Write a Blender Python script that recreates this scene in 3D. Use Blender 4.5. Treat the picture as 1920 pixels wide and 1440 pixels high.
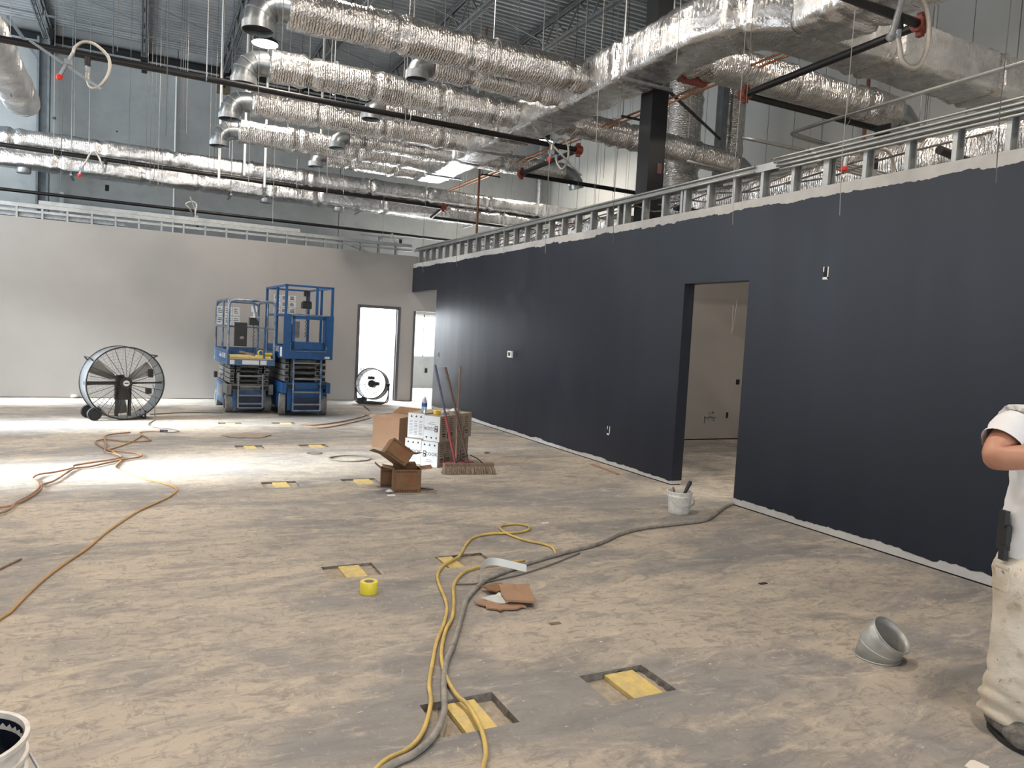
import bpy, math, random
from mathutils import Vector, Matrix, noise

# ---------------------------------------------------------------- scene, camera, light
for o in list(bpy.data.objects):
    bpy.data.objects.remove(o)
SC = bpy.context.scene
COL = SC.collection
S = 1.11                      # layout units (camera height 1.5) to metres
PI = math.pi
R = math.radians
random.seed(7)

YAW, PITCH, ROLL, FPX = R(26.5755), R(-3.7014), R(3.0693), 1397.86
fwd0 = Vector((math.sin(YAW), math.cos(YAW), 0)); rt0 = Vector((math.cos(YAW), -math.sin(YAW), 0)); up0 = Vector((0, 0, 1))
fwd = fwd0*math.cos(PITCH) + up0*math.sin(PITCH)
upp = up0*math.cos(PITCH) - fwd0*math.sin(PITCH)
rgt = rt0*math.cos(ROLL) + upp*math.sin(ROLL)
upv = upp*math.cos(ROLL) - rt0*math.sin(ROLL)
cam = bpy.data.cameras.new('camera')
cam.sensor_width = 36.0
cam.lens = FPX/1920*36.0
cam.clip_start = 0.02; cam.clip_end = 200
camo = bpy.data.objects.new('camera', cam); COL.objects.link(camo)
mw = Matrix((rgt, upv, -fwd)).transposed().to_4x4()
mw.translation = Vector((0, 0, 1.5))*S
camo.matrix_world = mw
SC.camera = camo

SC.view_settings.view_transform = 'Standard'
SC.view_settings.look = 'None'
SC.view_settings.gamma = 1.0
SC.view_settings.use_curve_mapping = False
SC.view_settings.exposure = 0.0

world = bpy.data.worlds.new('sky'); SC.world = world
world.use_nodes = True
wn = world.node_tree.nodes['Background']
wn.inputs[0].default_value = (0.80, 0.90, 1.0, 1)
wn.inputs[1].default_value = 3.0

def area(name, loc, direction, sx, sy, power, color, spread=180, shape='RECTANGLE'):
    l = bpy.data.lights.new(name, 'AREA')
    l.shape = shape; l.size = sx*S; l.size_y = sy*S
    l.energy = power; l.color = color; l.spread = R(spread)
    o = bpy.data.objects.new(name, l); COL.objects.link(o)
    o.location = Vector(loc)*S
    o.rotation_euler = Vector(direction).to_track_quat('-Z', 'Y').to_euler()
    return o

DAY = (0.84, 0.93, 1.0)
# daylight entering the three tall windows of the left wall
for wy in (7.75, 11.2, 14.25):
    area('window_daylight', (-4.72, wy, 1.55), (1, 0.07, -0.40), 1.0, 2.3, 92, DAY, 20)
    area('window_daylight', (-4.72, wy, 4.4), (1, 0.35, 0.12), 1.5, 3.0, 125, DAY, 160)
area('window_daylight', (-4.72, 17.0, 5.2), (1, 0.2, 0.0), 1.7, 2.3, 190, DAY, 175)  # from the unseen high window, added to brighten concrete wall and ducts
# daylight through an unseen storefront assumed behind the camera
area('storefront_fill', (0.5, -5.2, 1.9), (0.0, 1, -0.05), 9.0, 2.9, 130, (0.93, 0.96, 1.0), 150)
# daylight through the window of the room behind the second doorway
area('window_daylight', (7.1, 18.5, 1.5), (-0.2, -1, -0.25), 2.2, 1.1, 420, (0.92, 0.97, 1.0), 170)

# ---------------------------------------------------------------- mesh helpers
class MB:
    def __init__(self): self.v = []; self.f = []; self.uv = {}
    def add(self, vs, fs):
        b = len(self.v); self.v += [Vector(p) for p in vs]; self.f += [tuple(i+b for i in f) for f in fs]; return b
    def bx(self, x0, x1, y0, y1, z0, z1, m=None):
        vs = [Vector((x, y, z)) for z in (z0, z1) for y in (y0, y1) for x in (x0, x1)]
        if m is not None: vs = [m @ p for p in vs]
        self.add(vs, [(0, 2, 3, 1), (4, 5, 7, 6), (0, 1, 5, 4), (2, 6, 7, 3), (0, 4, 6, 2), (1, 3, 7, 5)]); return self
    def box(self, c, s, m=None):
        h = [q/2 for q in s]
        M4 = Matrix.Translation(Vector(c)) @ (m.to_4x4() if m is not None else Matrix())
        return self.bx(-h[0], h[0], -h[1], h[1], -h[2], h[2], M4)
    def bar(self, a, b, w, h, up=(0, 0, 1)):
        a = Vector(a); b = Vector(b); d = (b-a); L = d.length; d.normalize(); u = Vector(up)
        if abs(d.dot(u)) > 0.98: u = Vector((1, 0, 0))
        s = d.cross(u).normalized(); u = s.cross(d)
        m = Matrix((s, d, u)).transposed().to_4x4(); m.translation = a
        return self.bx(-w/2, w/2, 0, L, -h/2, h/2, m)
    def cyl(self, a, b, r, n=12, r2=None, caps=True):
        a = Vector(a); b = Vector(b); r2 = r if r2 is None else r2
        d = (b-a).normalized(); u = Vector((0, 0, 1)) if abs(d.z) < 0.95 else Vector((1, 0, 0))
        s = d.cross(u).normalized(); u = s.cross(d)
        vs = []
        for p, q in ((a, r), (b, r2)):
            for i in range(n):
                t = 2*PI*i/n; vs.append(p + (s*math.cos(t) + u*math.sin(t))*q)
        fs = [(i, (i+1) % n, n+(i+1) % n, n+i) for i in range(n)]
        if caps: fs += [tuple(range(n-1, -1, -1)), tuple(range(n, 2*n))]
        self.add(vs, fs); return self
    def tube(self, path, r, n=8, closed=False, caps=True):
        P = [Vector(p) for p in path]; m = len(P); vs = []; s = None
        for i, p in enumerate(P):
            if closed: d = P[(i+1) % m]-P[i-1]
            else: d = P[min(i+1, m-1)]-P[max(i-1, 0)]
            d.normalize()
            if s is None:
                u = Vector((0, 0, 1)) if abs(d.z) < 0.9 else Vector((1, 0, 0)); s = d.cross(u).normalized()
            else:
                s = (s-d*s.dot(d)).normalized()
            u = s.cross(d); q = r[i] if isinstance(r, (list, tuple)) else r
            for k in range(n):
                t = 2*PI*k/n; vs.append(p+(s*math.cos(t)+u*math.sin(t))*q)
        fs = []
        for i in range(m if closed else m-1):
            a = i*n; b = ((i+1) % m)*n
            for k in range(n): fs.append((a+k, a+(k+1) % n, b+(k+1) % n, b+k))
        if caps and not closed: fs += [tuple(range(n-1, -1, -1)), tuple(range((m-1)*n, m*n))]
        self.add(vs, fs); return self
    def lathe(self, prof, n=24, m=None, a0=0, a1=2*PI):
        m = m or Matrix(); vs = []; full = abs(a1-a0-2*PI) < 1e-6; k = n if full else n+1
        for (r, z) in prof:
            for i in range(k):
                t = a0+(a1-a0)*i/n; vs.append(m @ Vector((r*math.cos(t), r*math.sin(t), z)))
        fs = []
        for j in range(len(prof)-1):
            for i in range(n):
                i2 = (i+1) % k; fs.append((j*k+i, j*k+i2, (j+1)*k+i2, (j+1)*k+i))
        self.add(vs, fs); return self
    def prism(self, pts, h, m=None):
        m = m or Matrix(); n = len(pts)
        vs = [m @ Vector((x, y, 0)) for x, y in pts]+[m @ Vector((x, y, h)) for x, y in pts]
        self.add(vs, [tuple(range(n-1, -1, -1)), tuple(range(n, 2*n))]+[(i, (i+1) % n, n+(i+1) % n, n+i) for i in range(n)]); return self
    def sphere(self, c, r, n=12, sc=(1, 1, 1)):
        c = Vector(c); vs = []; k = n//2
        for j in range(k+1):
            p = PI*j/k
            for i in range(n):
                t = 2*PI*i/n; vs.append(c+Vector((r*sc[0]*math.sin(p)*math.cos(t), r*sc[1]*math.sin(p)*math.sin(t), r*sc[2]*math.cos(p))))
        self.add(vs, [(j*n+i, (j+1)*n+i, (j+1)*n+(i+1) % n, j*n+(i+1) % n) for j in range(k) for i in range(n)]); return self
    def build(self, name, mat, parent=None, world=False, smooth=None, loc=None, rotz=0):
        """coordinates are local to parent; world=True: layout coordinates"""
        vs = self.v; pos = None
        if parent is not None and world:
            inv = MATS[parent.name].inverted(); vs = [inv @ p for p in vs]
        elif parent is None and loc is None:
            x = [p.x for p in vs]; y = [p.y for p in vs]; z = min(p.z for p in vs)
            c = Vector(((min(x)+max(x))/2, (min(y)+max(y))/2, z)); vs = [p-c for p in vs]; pos = c
        elif parent is None: pos = Vector(loc)
        me = bpy.data.meshes.new(name)
        me.from_pydata([tuple(p*S) for p in vs], [], self.f)
        if self.uv:
            ul = me.uv_layers.new(name='UVMap')
            for lp in me.loops:
                ul.data[lp.index].uv = self.uv.get(lp.vertex_index, (0, 0))
        me.validate(); me.update()
        if smooth is not None:
            me.polygons.foreach_set('use_smooth', [True]*len(me.polygons))
            if smooth < 180: me.set_sharp_from_angle(angle=R(smooth))
        if mat: me.materials.append(MAT[mat] if isinstance(mat, str) else mat)
        return link(name, me, parent, pos, rotz)

MATS = {}
def link(name, data, parent=None, pos=None, rotz=0):
    o = bpy.data.objects.new(name, data); COL.objects.link(o)
    if parent is not None: o.parent = parent
    if pos is not None: o.location = Vector(pos)*S
    o.rotation_euler = (0, 0, rotz)
    m = Matrix.Translation(Vector(pos) if pos is not None else Vector()) @ Matrix.Rotation(rotz, 4, 'Z')
    MATS[o.name] = (MATS[parent.name] @ m) if parent is not None else m
    return o

def tag(o, label, cat, group=None):
    o['label'] = label; o['category'] = cat
    if group: o['group'] = group
    return o
def struct(o): o['kind'] = 'structure'; return o
def thing(name, label, cat, loc=(0, 0, 0), rotz=0, group=None):
    o = link(name, None, None, loc, rotz); o.empty_display_size = 0.1
    return tag(o, label, cat, group)
def dup(o, name=None, parent=None, pos=None, rotz=None):
    """copy a thing with all its parts"""
    c = o.copy(); COL.objects.link(c)
    if parent is not None: c.parent = parent
    if pos is not None: c.location = Vector(pos)*S
    if rotz is not None: c.rotation_euler = (0, 0, rotz)
    for ch in list(o.children): dup(ch, parent=c)
    return c
def smoothpath(pts, n=6, closed=False):
    P = [Vector(p) for p in pts]; out = []; m = len(P)
    for i in range(m if closed else m-1):
        if closed: a, b, c, d = P[i-1], P[i], P[(i+1) % m], P[(i+2) % m]
        else: a, b, c, d = P[max(i-1, 0)], P[i], P[i+1], P[min(i+2, m-1)]
        for k in range(n):
            t = k/n
            out.append(0.5*((2*b)+(c-a)*t+(2*a-5*b+4*c-d)*t*t+(3*b-a-3*c+d)*t*t*t))
    if not closed: out.append(P[-1])
    return out
def text(body, size, m, mat, parent, name='lettering', align='CENTER', world=False, extrude=0.0006):
    cu = bpy.data.curves.new('t', 'FONT'); cu.body = body; cu.size = size; cu.align_x = align; cu.align_y = 'CENTER'
    cu.extrude = extrude; cu.resolution_u = 2
    to = bpy.data.objects.new('t', cu); COL.objects.link(to)
    dg = bpy.context.evaluated_depsgraph_get()
    me0 = bpy.data.meshes.new_from_object(to.evaluated_get(dg))
    b = MB(); b.add([m @ v.co for v in me0.vertices], [tuple(p.vertices) for p in me0.polygons])
    bpy.data.objects.remove(to); bpy.data.meshes.remove(me0); bpy.data.curves.remove(cu)
    return b.build(name, mat, parent, world=world)

# ---------------------------------------------------------------- materials
MAT = {}
def nt(name):
    m = bpy.data.materials.new(name); m.use_nodes = True; MAT[name] = m
    t = m.node_tree; return m, t, t.nodes['Principled BSDF']
def nd(t, ty, **kw):
    n = t.nodes.new(ty)
    for k, v in kw.items():
        if k in n.inputs: n.inputs[k].default_value = v
        else: setattr(n, k, v)
    return n
def ramp(t, fac, stops):
    r = t.nodes.new('ShaderNodeValToRGB'); e = r.color_ramp.elements
    while len(e) < len(stops): e.new(0.5)
    for i, (p, c) in enumerate(stops):
        e[i].position = p; e[i].color = (c[0], c[1], c[2], 1) if not isinstance(c, (int, float)) else (c, c, c, 1)
    t.links.new(fac, r.inputs[0]); return r.outputs[0]
def mixc(t, fac, a, b, mode='MIX'):
    n = t.nodes.new('ShaderNodeMix'); n.data_type = 'RGBA'; n.blend_type = mode
    for sock, v in ((n.inputs[0], fac), (n.inputs[6], a), (n.inputs[7], b)):
        if hasattr(v, 'is_linked'): t.links.new(v, sock)
        elif isinstance(v, (int, float)): sock.default_value = v
        else: sock.default_value = (v[0], v[1], v[2], 1)
    return n.outputs[2]
def coords(t, kind='Object', scale=(1, 1, 1), rot=(0, 0, 0)):
    tc = t.nodes.new('ShaderNodeTexCoord'); mp = t.nodes.new('ShaderNodeMapping')
    mp.inputs['Scale'].default_value = scale; mp.inputs['Rotation'].default_value = rot
    t.links.new(tc.outputs[kind], mp.inputs[0]); return mp.outputs[0]
def nz(t, vec, scale, detail=4, rough=0.55, dist=0.0):
    n = nd(t, 'ShaderNodeTexNoise', Scale=scale, Detail=detail, Roughness=rough, Distortion=dist)
    t.links.new(vec, n.inputs['Vector']); return n.outputs['Fac']
def bump(t, h, strength, dist, bsdf, prev=None):
    b = nd(t, 'ShaderNodeBump', Strength=strength, Distance=dist)
    t.links.new(h, b.inputs['Height'])
    if prev is not None: t.links.new(prev, b.inputs['Normal'])
    if bsdf: t.links.new(b.outputs[0], bsdf.inputs['Normal'])
    return b.outputs[0]
def simple(name, c, rough=0.6, metal=0.0, var=0.0, vs=6.0, c2=None, bmp=0.0, bs=60.0, spec=0.5, stretch=(1, 1, 1), clear=0):
    m, t, b = nt(name)
    b.inputs['Roughness'].default_value = rough; b.inputs['Metallic'].default_value = metal
    b.inputs['Specular IOR Level'].default_value = spec
    if c2 is None: c2 = [x*(1-var) for x in c]
    v = coords(t, 'Object', stretch)
    if var or c2 != list(c):
        col = ramp(t, nz(t, v, vs, 5, 0.6), [(0.35, c2), (0.65, c)])
        t.links.new(col, b.inputs['Base Color'])
    else: b.inputs['Base Color'].default_value = (*c, 1)
    if bmp: bump(t, nz(t, v, bs, 3), bmp, 0.01, b)
    return m
def emis(name, c, s):
    m, t, b = nt(name)
    b.inputs['Base Color'].default_value = (0.8, 0.8, 0.8, 1)
    b.inputs['Emission Color'].default_value = (*c, 1); b.inputs['Emission Strength'].default_value = s

simple('grey_paint', (0.335, 0.315, 0.295), 0.62, var=0.05, vs=1.5, bmp=0.08, bs=160)
simple('white_wall', (0.78, 0.78, 0.77), 0.7, var=0.03, vs=2)
simple('drywall', (0.46, 0.45, 0.43), 0.85, var=0.12, vs=9, bmp=0.1, bs=80)
simple('galv', (0.44, 0.46, 0.47), 0.42, 0.75, var=0.3, vs=14)
simple('stud_steel', (0.43, 0.44, 0.43), 0.45, 0.55, var=0.2, vs=10)
simple('conduit', (0.42, 0.42, 0.40), 0.38, 0.8, var=0.15, vs=12)
simple('black_pipe', (0.012, 0.011, 0.011), 0.42, 0.2, var=0.4, vs=8)
simple('black_steel', (0.012, 0.0125, 0.014), 0.6, 0.1, var=0.3, vs=4)
simple('grey_steel', (0.20, 0.225, 0.24), 0.5, 0.25, var=0.25, vs=6)
simple('joist_steel', (0.20, 0.21, 0.215), 0.55, 0.2, var=0.3, vs=8)
simple('red_coupling', (0.23, 0.042, 0.022), 0.5, 0.0, var=0.3, vs=20)
simple('red_cap', (0.75, 0.03, 0.015), 0.45)
simple('copper', (0.62, 0.27, 0.13), 0.35, 0.75, var=0.3, vs=10)
simple('rust', (0.30, 0.13, 0.07), 0.7, 0.2, var=0.4, vs=14)
simple('braid', (0.62, 0.57, 0.50), 0.38, 0.7, var=0.2, vs=60, bmp=0.5, bs=240)
simple('wire', (0.10, 0.10, 0.10), 0.5, 0.4)
simple('wire_light', (0.27, 0.265, 0.25), 0.5, 0.4)
simple('white_pipe', (0.85, 0.86, 0.85), 0.45)
simple('galv_light', (0.47, 0.475, 0.45), 0.45, 0.45, var=0.2, vs=14)
simple('duct_metal', (0.36, 0.385, 0.40), 0.34, 0.85, var=0.25, vs=9)
simple('dark_hole', (0.012, 0.012, 0.012), 0.9)
simple('mastic', (0.24, 0.055, 0.04), 0.7, var=0.4, vs=20)
simple('blue_paint', (0.006, 0.075, 0.225), 0.4, 0.0, var=0.25, vs=9)
simple('blue_worn', (0.06, 0.125, 0.22), 0.45, 0.0, c2=(0.008, 0.065, 0.19), vs=7)
simple('rail_grey', (0.28, 0.31, 0.34), 0.4, 0.5, c2=(0.05, 0.11, 0.21), vs=6)
simple('arm_grey', (0.085, 0.085, 0.082), 0.5, 0.2, c2=(0.15, 0.148, 0.14), vs=9)
simple('arm_light', (0.21, 0.21, 0.205), 0.5, 0.1, var=0.25, vs=9)
simple('dark_blue', (0.012, 0.024, 0.06), 0.5, var=0.3, vs=6)
simple('black_plastic', (0.014, 0.014, 0.015), 0.45)
simple('rubber_grey', (0.19, 0.186, 0.175), 0.85, var=0.35, vs=20)
simple('rubber_black', (0.02, 0.02, 0.021), 0.75, var=0.3, vs=20)
simple('placard', (0.74, 0.73, 0.70), 0.5, var=0.1, vs=30)
simple('placard_ink', (0.05, 0.05, 0.05), 0.6)
simple('print_white', (0.80, 0.82, 0.82), 0.5)
simple('yellow_ply', (0.72, 0.55, 0.22), 0.7, var=0.2, vs=12)
simple('yellow', (0.72, 0.50, 0.03), 0.45, var=0.15, vs=12)
simple('yellow_board', (0.72, 0.54, 0.18), 0.65, c2=(0.52, 0.41, 0.19), vs=22, bmp=0.1)
simple('tape_yellow', (0.80, 0.66, 0.06), 0.35)
simple('tan_core', (0.5, 0.40, 0.30), 0.8)
simple('fan_skin', (0.27, 0.29, 0.30), 0.35, 0.6, var=0.2, vs=5)
simple('fan_dark', (0.035, 0.034, 0.033), 0.5, 0.3)
simple('fan_mesh', (0.24, 0.235, 0.225), 0.45, 0.5)
simple('fan_green', (0.045, 0.055, 0.05), 0.42, 0.3)
simple('cardboard', (0.36, 0.215, 0.13), 0.85, var=0.10, vs=7, bmp=0.05)
simple('cardboard_dark', (0.25, 0.135, 0.065), 0.8, var=0.25, vs=9, bmp=0.1)
simple('cardboard_grey', (0.33, 0.265, 0.205), 0.85, var=0.12, vs=8)
simple('carton_white', (0.60, 0.61, 0.61), 0.55, var=0.05, vs=14)
simple('ink', (0.035, 0.03, 0.028), 0.7)
simple('ink_red', (0.32, 0.07, 0.03), 0.7)
simple('ink_blue', (0.02, 0.08, 0.32), 0.4)
simple('wood', (0.24, 0.155, 0.11), 0.6, var=0.35, vs=20, stretch=(1, 1, 0.15))
simple('wood_dark', (0.12, 0.062, 0.048), 0.55, var=0.35, vs=20, stretch=(1, 1, 0.15))
simple('handle_blue', (0.09, 0.10, 0.19), 0.5, var=0.25, vs=20)
simple('red_plastic', (0.36, 0.05, 0.06), 0.5, var=0.3, vs=20)
simple('bristle', (0.42, 0.33, 0.25), 0.9, c2=(0.20, 0.15, 0.11), vs=90, stretch=(1, 1, 0.1))
simple('hose_yellow', (0.68, 0.48, 0.13), 0.55, c2=(0.46, 0.34, 0.13), vs=9)
simple('hose_grey', (0.19, 0.18, 0.165), 0.6, c2=(0.34, 0.31, 0.27), vs=14)
simple('cord_orange', (0.50, 0.27, 0.07), 0.55, c2=(0.36, 0.23, 0.11), vs=5)
simple('cord_brown', (0.20, 0.14, 0.10), 0.6, c2=(0.40, 0.20, 0.10), vs=4)
simple('cord_grey', (0.15, 0.15, 0.145), 0.6)
simple('bucket_white', (0.76, 0.74, 0.70), 0.45, c2=(0.58, 0.55, 0.50), vs=16)
simple('paint_navy_wet', (0.012, 0.016, 0.030), 0.15)
simple('strip_white', (0.62, 0.63, 0.60), 0.4, 0.1)
simple('paper', (0.74, 0.68, 0.60), 0.8)
simple('thermostat', (0.80, 0.80, 0.78), 0.4)
simple('screen', (0.06, 0.07, 0.07), 0.2)
simple('door_frame', (0.085, 0.080, 0.085), 0.45, var=0.15, vs=5)
simple('bottle', (0.75, 0.85, 0.95), 0.12, spec=0.6)
MAT['bottle'].node_tree.nodes['Principled BSDF'].inputs['Transmission Weight'].default_value = 0.75
simple('skin', (0.50, 0.245, 0.155), 0.5, var=0.10, vs=18)
simple('shirt', (0.74, 0.735, 0.74), 0.9, var=0.04, vs=6, bmp=0.15, bs=220)
simple('hair', (0.03, 0.022, 0.018), 0.6)
simple('belt', (0.012, 0.012, 0.012), 0.5)
simple('boot', (0.075, 0.070, 0.064), 0.85, c2=(0.22, 0.205, 0.18), vs=22, bmp=0.4, bs=60)
emis('lamp_glow', (1.0, 0.95, 0.86), 30.0)

# painter's trousers: off-white cloth with dried paint
m, t, b = nt('trousers'); b.inputs['Roughness'].default_value = 0.9
v = coords(t)
c = ramp(t, nz(t, v, 4, 4), [(0.35, (0.50, 0.43, 0.33)), (0.62, (0.66, 0.60, 0.51))])
c = mixc(t, ramp(t, nz(t, v, 9, 5, 0.65), [(0.60, 0.0), (0.68, 0.7)]), c, (0.36, 0.30, 0.18))
c = mixc(t, ramp(t, nz(t, v, 26, 3), [(0.68, 0.0), (0.72, 0.8)]), c, (0.16, 0.14, 0.10))
t.links.new(c, b.inputs['Base Color']); bump(t, nz(t, v, 18, 4), 0.35, 0.02, b)

# navy wall paint: slight sheen, faint roller marks
m, t, b = nt('navy_paint'); b.inputs['Specular IOR Level'].default_value = 0.36; v = coords(t, 'Object', (1, 1, 0.12))
c = ramp(t, nz(t, v, 2.2, 4), [(0.3, (0.0098, 0.0128, 0.0215)), (0.7, (0.0128, 0.0164, 0.0270))])
t.links.new(c, b.inputs['Base Color'])
t.links.new(ramp(t, nz(t, v, 3.0, 4), [(0.3, 0.33), (0.7, 0.42)]), b.inputs['Roughness'])
bump(t, nz(t, coords(t), 190, 2), 0.06, 0.01, b)

# dusty slab
m, t, b = nt('slab'); b.inputs['Roughness'].default_value = 0.8; b.inputs['Specular IOR Level'].default_value = 0.3
v = coords(t); vs_ = coords(t, 'Object', (0.8, 1.9, 1), (0, 0, R(-12))); vd = coords(t, 'Object', (1.9, 0.9, 1), (0, 0, R(35)))
base = ramp(t, nz(t, v, 0.55, 8, 0.68, 0.5), [(0.33, (0.30, 0.275, 0.245)), (0.48, (0.43, 0.375, 0.31)), (0.64, (0.52, 0.445, 0.355))])
grey = ramp(t, nz(t, vs_, 0.62, 8, 0.66, 0.9), [(0.46, 0.0), (0.56, 0.6), (0.68, 0.95)])
c = mixc(t, grey, base, (0.215, 0.215, 0.22))
dark = ramp(t, nz(t, vs_, 1.3, 8, 0.7, 0.5), [(0.53, 0.0), (0.66, 0.70)])
c = mixc(t, dark, c, (0.165, 0.165, 0.17))
scuff = ramp(t, nz(t, vs_, 6.5, 8, 0.78, 1.3), [(0.51, 0.0), (0.59, 0.7)])
c = mixc(t, scuff, c, (0.225, 0.205, 0.185))
scuf2 = ramp(t, nz(t, vd, 9.0, 6, 0.75, 1.6), [(0.55, 0.0), (0.62, 0.6)])
c = mixc(t, scuf2, c, (0.25, 0.225, 0.195))
lt = ramp(t, nz(t, vs_, 3.2, 8, 0.75, 0.8), [(0.54, 0.0), (0.66, 0.6)])
c = mixc(t, lt, c, (0.60, 0.50, 0.39))
lt2 = ramp(t, nz(t, vd, 15.0, 6, 0.75, 0.8), [(0.60, 0.0), (0.68, 0.5)])
c = mixc(t, lt2, c, (0.60, 0.51, 0.41))
sp = ramp(t, nz(t, vs_, 24.0, 3, 0.5), [(0.70, 0.0), (0.73, 0.85)])
c = mixc(t, sp, c, (0.70, 0.63, 0.54))
dk = ramp(t, nz(t, v, 46.0, 3, 0.5), [(0.70, 0.0), (0.74, 0.6)])
c = mixc(t, dk, c, (0.15, 0.13, 0.11))
t.links.new(c, b.inputs['Base Color'])
b1 = bump(t, nz(t, v, 30, 6, 0.75), 0.4, 0.008, None)
bump(t, nz(t, vs_, 6, 6, 0.75), 0.35, 0.012, b, b1)

# pit bottom
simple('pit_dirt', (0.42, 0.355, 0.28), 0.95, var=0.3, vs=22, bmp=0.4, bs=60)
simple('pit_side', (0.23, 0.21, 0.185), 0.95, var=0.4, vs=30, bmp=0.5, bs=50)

# tilt-up concrete
m, t, b = nt('tilt_concrete'); b.inputs['Roughness'].default_value = 0.85
v = coords(t)
c = ramp(t, nz(t, v, 0.55, 6, 0.6, 0.4), [(0.3, (0.27, 0.285, 0.285)), (0.7, (0.40, 0.415, 0.41))])
c = mixc(t, ramp(t, nz(t, v, 3.0, 5, 0.6), [(0.5, 0.0), (0.72, 0.5)]), c, (0.25, 0.265, 0.27))
t.links.new(c, b.inputs['Base Color']); bump(t, nz(t, v, 8, 6), 0.1, 0.02, b)
simple('panel_grey', (0.50, 0.51, 0.495), 0.75, var=0.07, vs=0.8)
simple('deck', (0.31, 0.33, 0.34), 0.5, 0.2, var=0.25, vs=1.2)

# foil duct wrap
def foil_mat(name, col, rough, ribs, cr=1.0):
    m, t, b = nt(name); b.inputs['Metallic'].default_value = 0.92
    v = coords(t, 'UV'); vo = coords(t)
    c = ramp(t, nz(t, vo, 3.2, 5, 0.65), [(0.3, [x*0.72 for x in col]), (0.55, col), (0.8, [min(1, x*1.08) for x in col])])
    t.links.new(c, b.inputs['Base Color'])
    t.links.new(ramp(t, nz(t, vo, 5, 4), [(0.3, rough-0.07), (0.7, rough+0.12)]), b.inputs['Roughness'])
    w = nd(t, 'ShaderNodeTexWave', Scale=10.5, Distortion=5.5, Detail=3.0)
    w.bands_direction = 'X'; w.inputs['Detail Scale'].default_value = 2.2
    t.links.new(v, w.inputs['Vector'])
    n1 = bump(t, w.outputs['Fac'], 0.42*ribs, 0.02, None)
    vo2 = nd(t, 'ShaderNodeTexVoronoi', Scale=15.0); vo2.feature = 'F1'
    t.links.new(vo, vo2.inputs['Vector'])
    n2 = bump(t, vo2.outputs['Distance'], 0.38*cr, 0.02, None, n1)
    bump(t, nz(t, vo, 26, 4, 0.6, 0.5), 0.4*cr, 0.015, b, n2)
foil_mat('foil', (0.70, 0.68, 0.655), 0.21, 1.0)
foil_mat('foil_flat', (0.72, 0.715, 0.71), 0.24, 0.35, 0.55)
foil_mat('foil_white', (0.74, 0.74, 0.74), 0.36, 0.3)

# ================================================================ THE SETTING
PX = [(1.03, 1.35), (1.78, 2.12)]
PY = [(2.475, 2.735), (4.335, 4.58), (6.96, 7.23), (9.2, 9.45), (11.42, 11.62)]
XW, YB, YC, XR, ZD = 5.09, 15.10, 18.65, 10.15, 7.45
XL, YR = -5.0, -5.5
# floor slab with the square pockets cut into it
xs = sorted([XL-0.3, XR+0.3]+[a for p in PX for a in p]); ys = sorted([YR-0.3, YC+0.3]+[a for p in PY for a in p])
b = MB()
for i in range(len(xs)-1):
    for j in range(len(ys)-1):
        if (xs[i], xs[i+1]) in PX and (ys[j], ys[j+1]) in PY: continue
        b.add([(xs[i], ys[j], 0), (xs[i+1], ys[j], 0), (xs[i+1], ys[j+1], 0), (xs[i], ys[j+1], 0)], [(0, 1, 2, 3)])
floor = struct(b.build('floor', 'slab', loc=(0, 0, 0)))
PD = 0.038
for (x0, x1) in PX:
    for (y0, y1) in PY:
        b = MB(); n = 8; PD = .036 if y0 < 3 else .02
        def edge(a, c):
            pts = []
            for k in range(n+1):
                f = k/n; p = Vector(a).lerp(Vector(c), f); pts.append(p)
            return pts
        loop = edge((x0, y0, 0), (x1, y0, 0))[:-1]+edge((x1, y0, 0), (x1, y1, 0))[:-1]+edge((x1, y1, 0), (x0, y1, 0))[:-1]+edge((x0, y1, 0), (x0, y0, 0))[:-1]
        lo = [p+Vector((random.uniform(-.008, .008), random.uniform(-.008, .008), -PD)) for p in loop]
        k = len(loop)
        b.add(loop+lo, [(i, i+k, (i+1) % k+k, (i+1) % k) for i in range(k)])
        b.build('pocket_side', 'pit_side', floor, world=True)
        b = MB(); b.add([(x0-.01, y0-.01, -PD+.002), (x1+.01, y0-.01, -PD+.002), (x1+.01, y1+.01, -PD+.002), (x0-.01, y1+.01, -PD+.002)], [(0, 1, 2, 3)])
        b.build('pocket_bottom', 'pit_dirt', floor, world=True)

def jag(u, seed, amp):
    st = math.floor(u*3.1+noise.noise(Vector((u*1.7, seed, 4)))*1.5)
    return amp*(noise.noise(Vector((u*1.6, seed, 0.3)))*0.8+noise.noise(Vector((st*0.731, seed, 2.2)))*1.0+noise.noise(Vector((u*11.0, seed, 5.1)))*0.45+noise.noise(Vector((u*37, seed, 9.7)))*0.4)

# --- navy wall (right)
WT = 0.13
b = MB(); DY0, DY1, DZ = 5.325, 6.255, 2.14; NE, HZ, NT = 13.62, 2.31, 2.89
b.bx(XW, XW+WT, YR, DY0, 0.012, NT); b.bx(XW, XW+WT, DY0, DY1, DZ, NT); b.bx(XW, XW+WT, DY1, NE, 0.012, NT); b.bx(XW, XW+WT, NE, YB, HZ, NT)
wall_right = struct(b.build('wall_right', 'drywall', loc=(0, 0, 0)))
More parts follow.
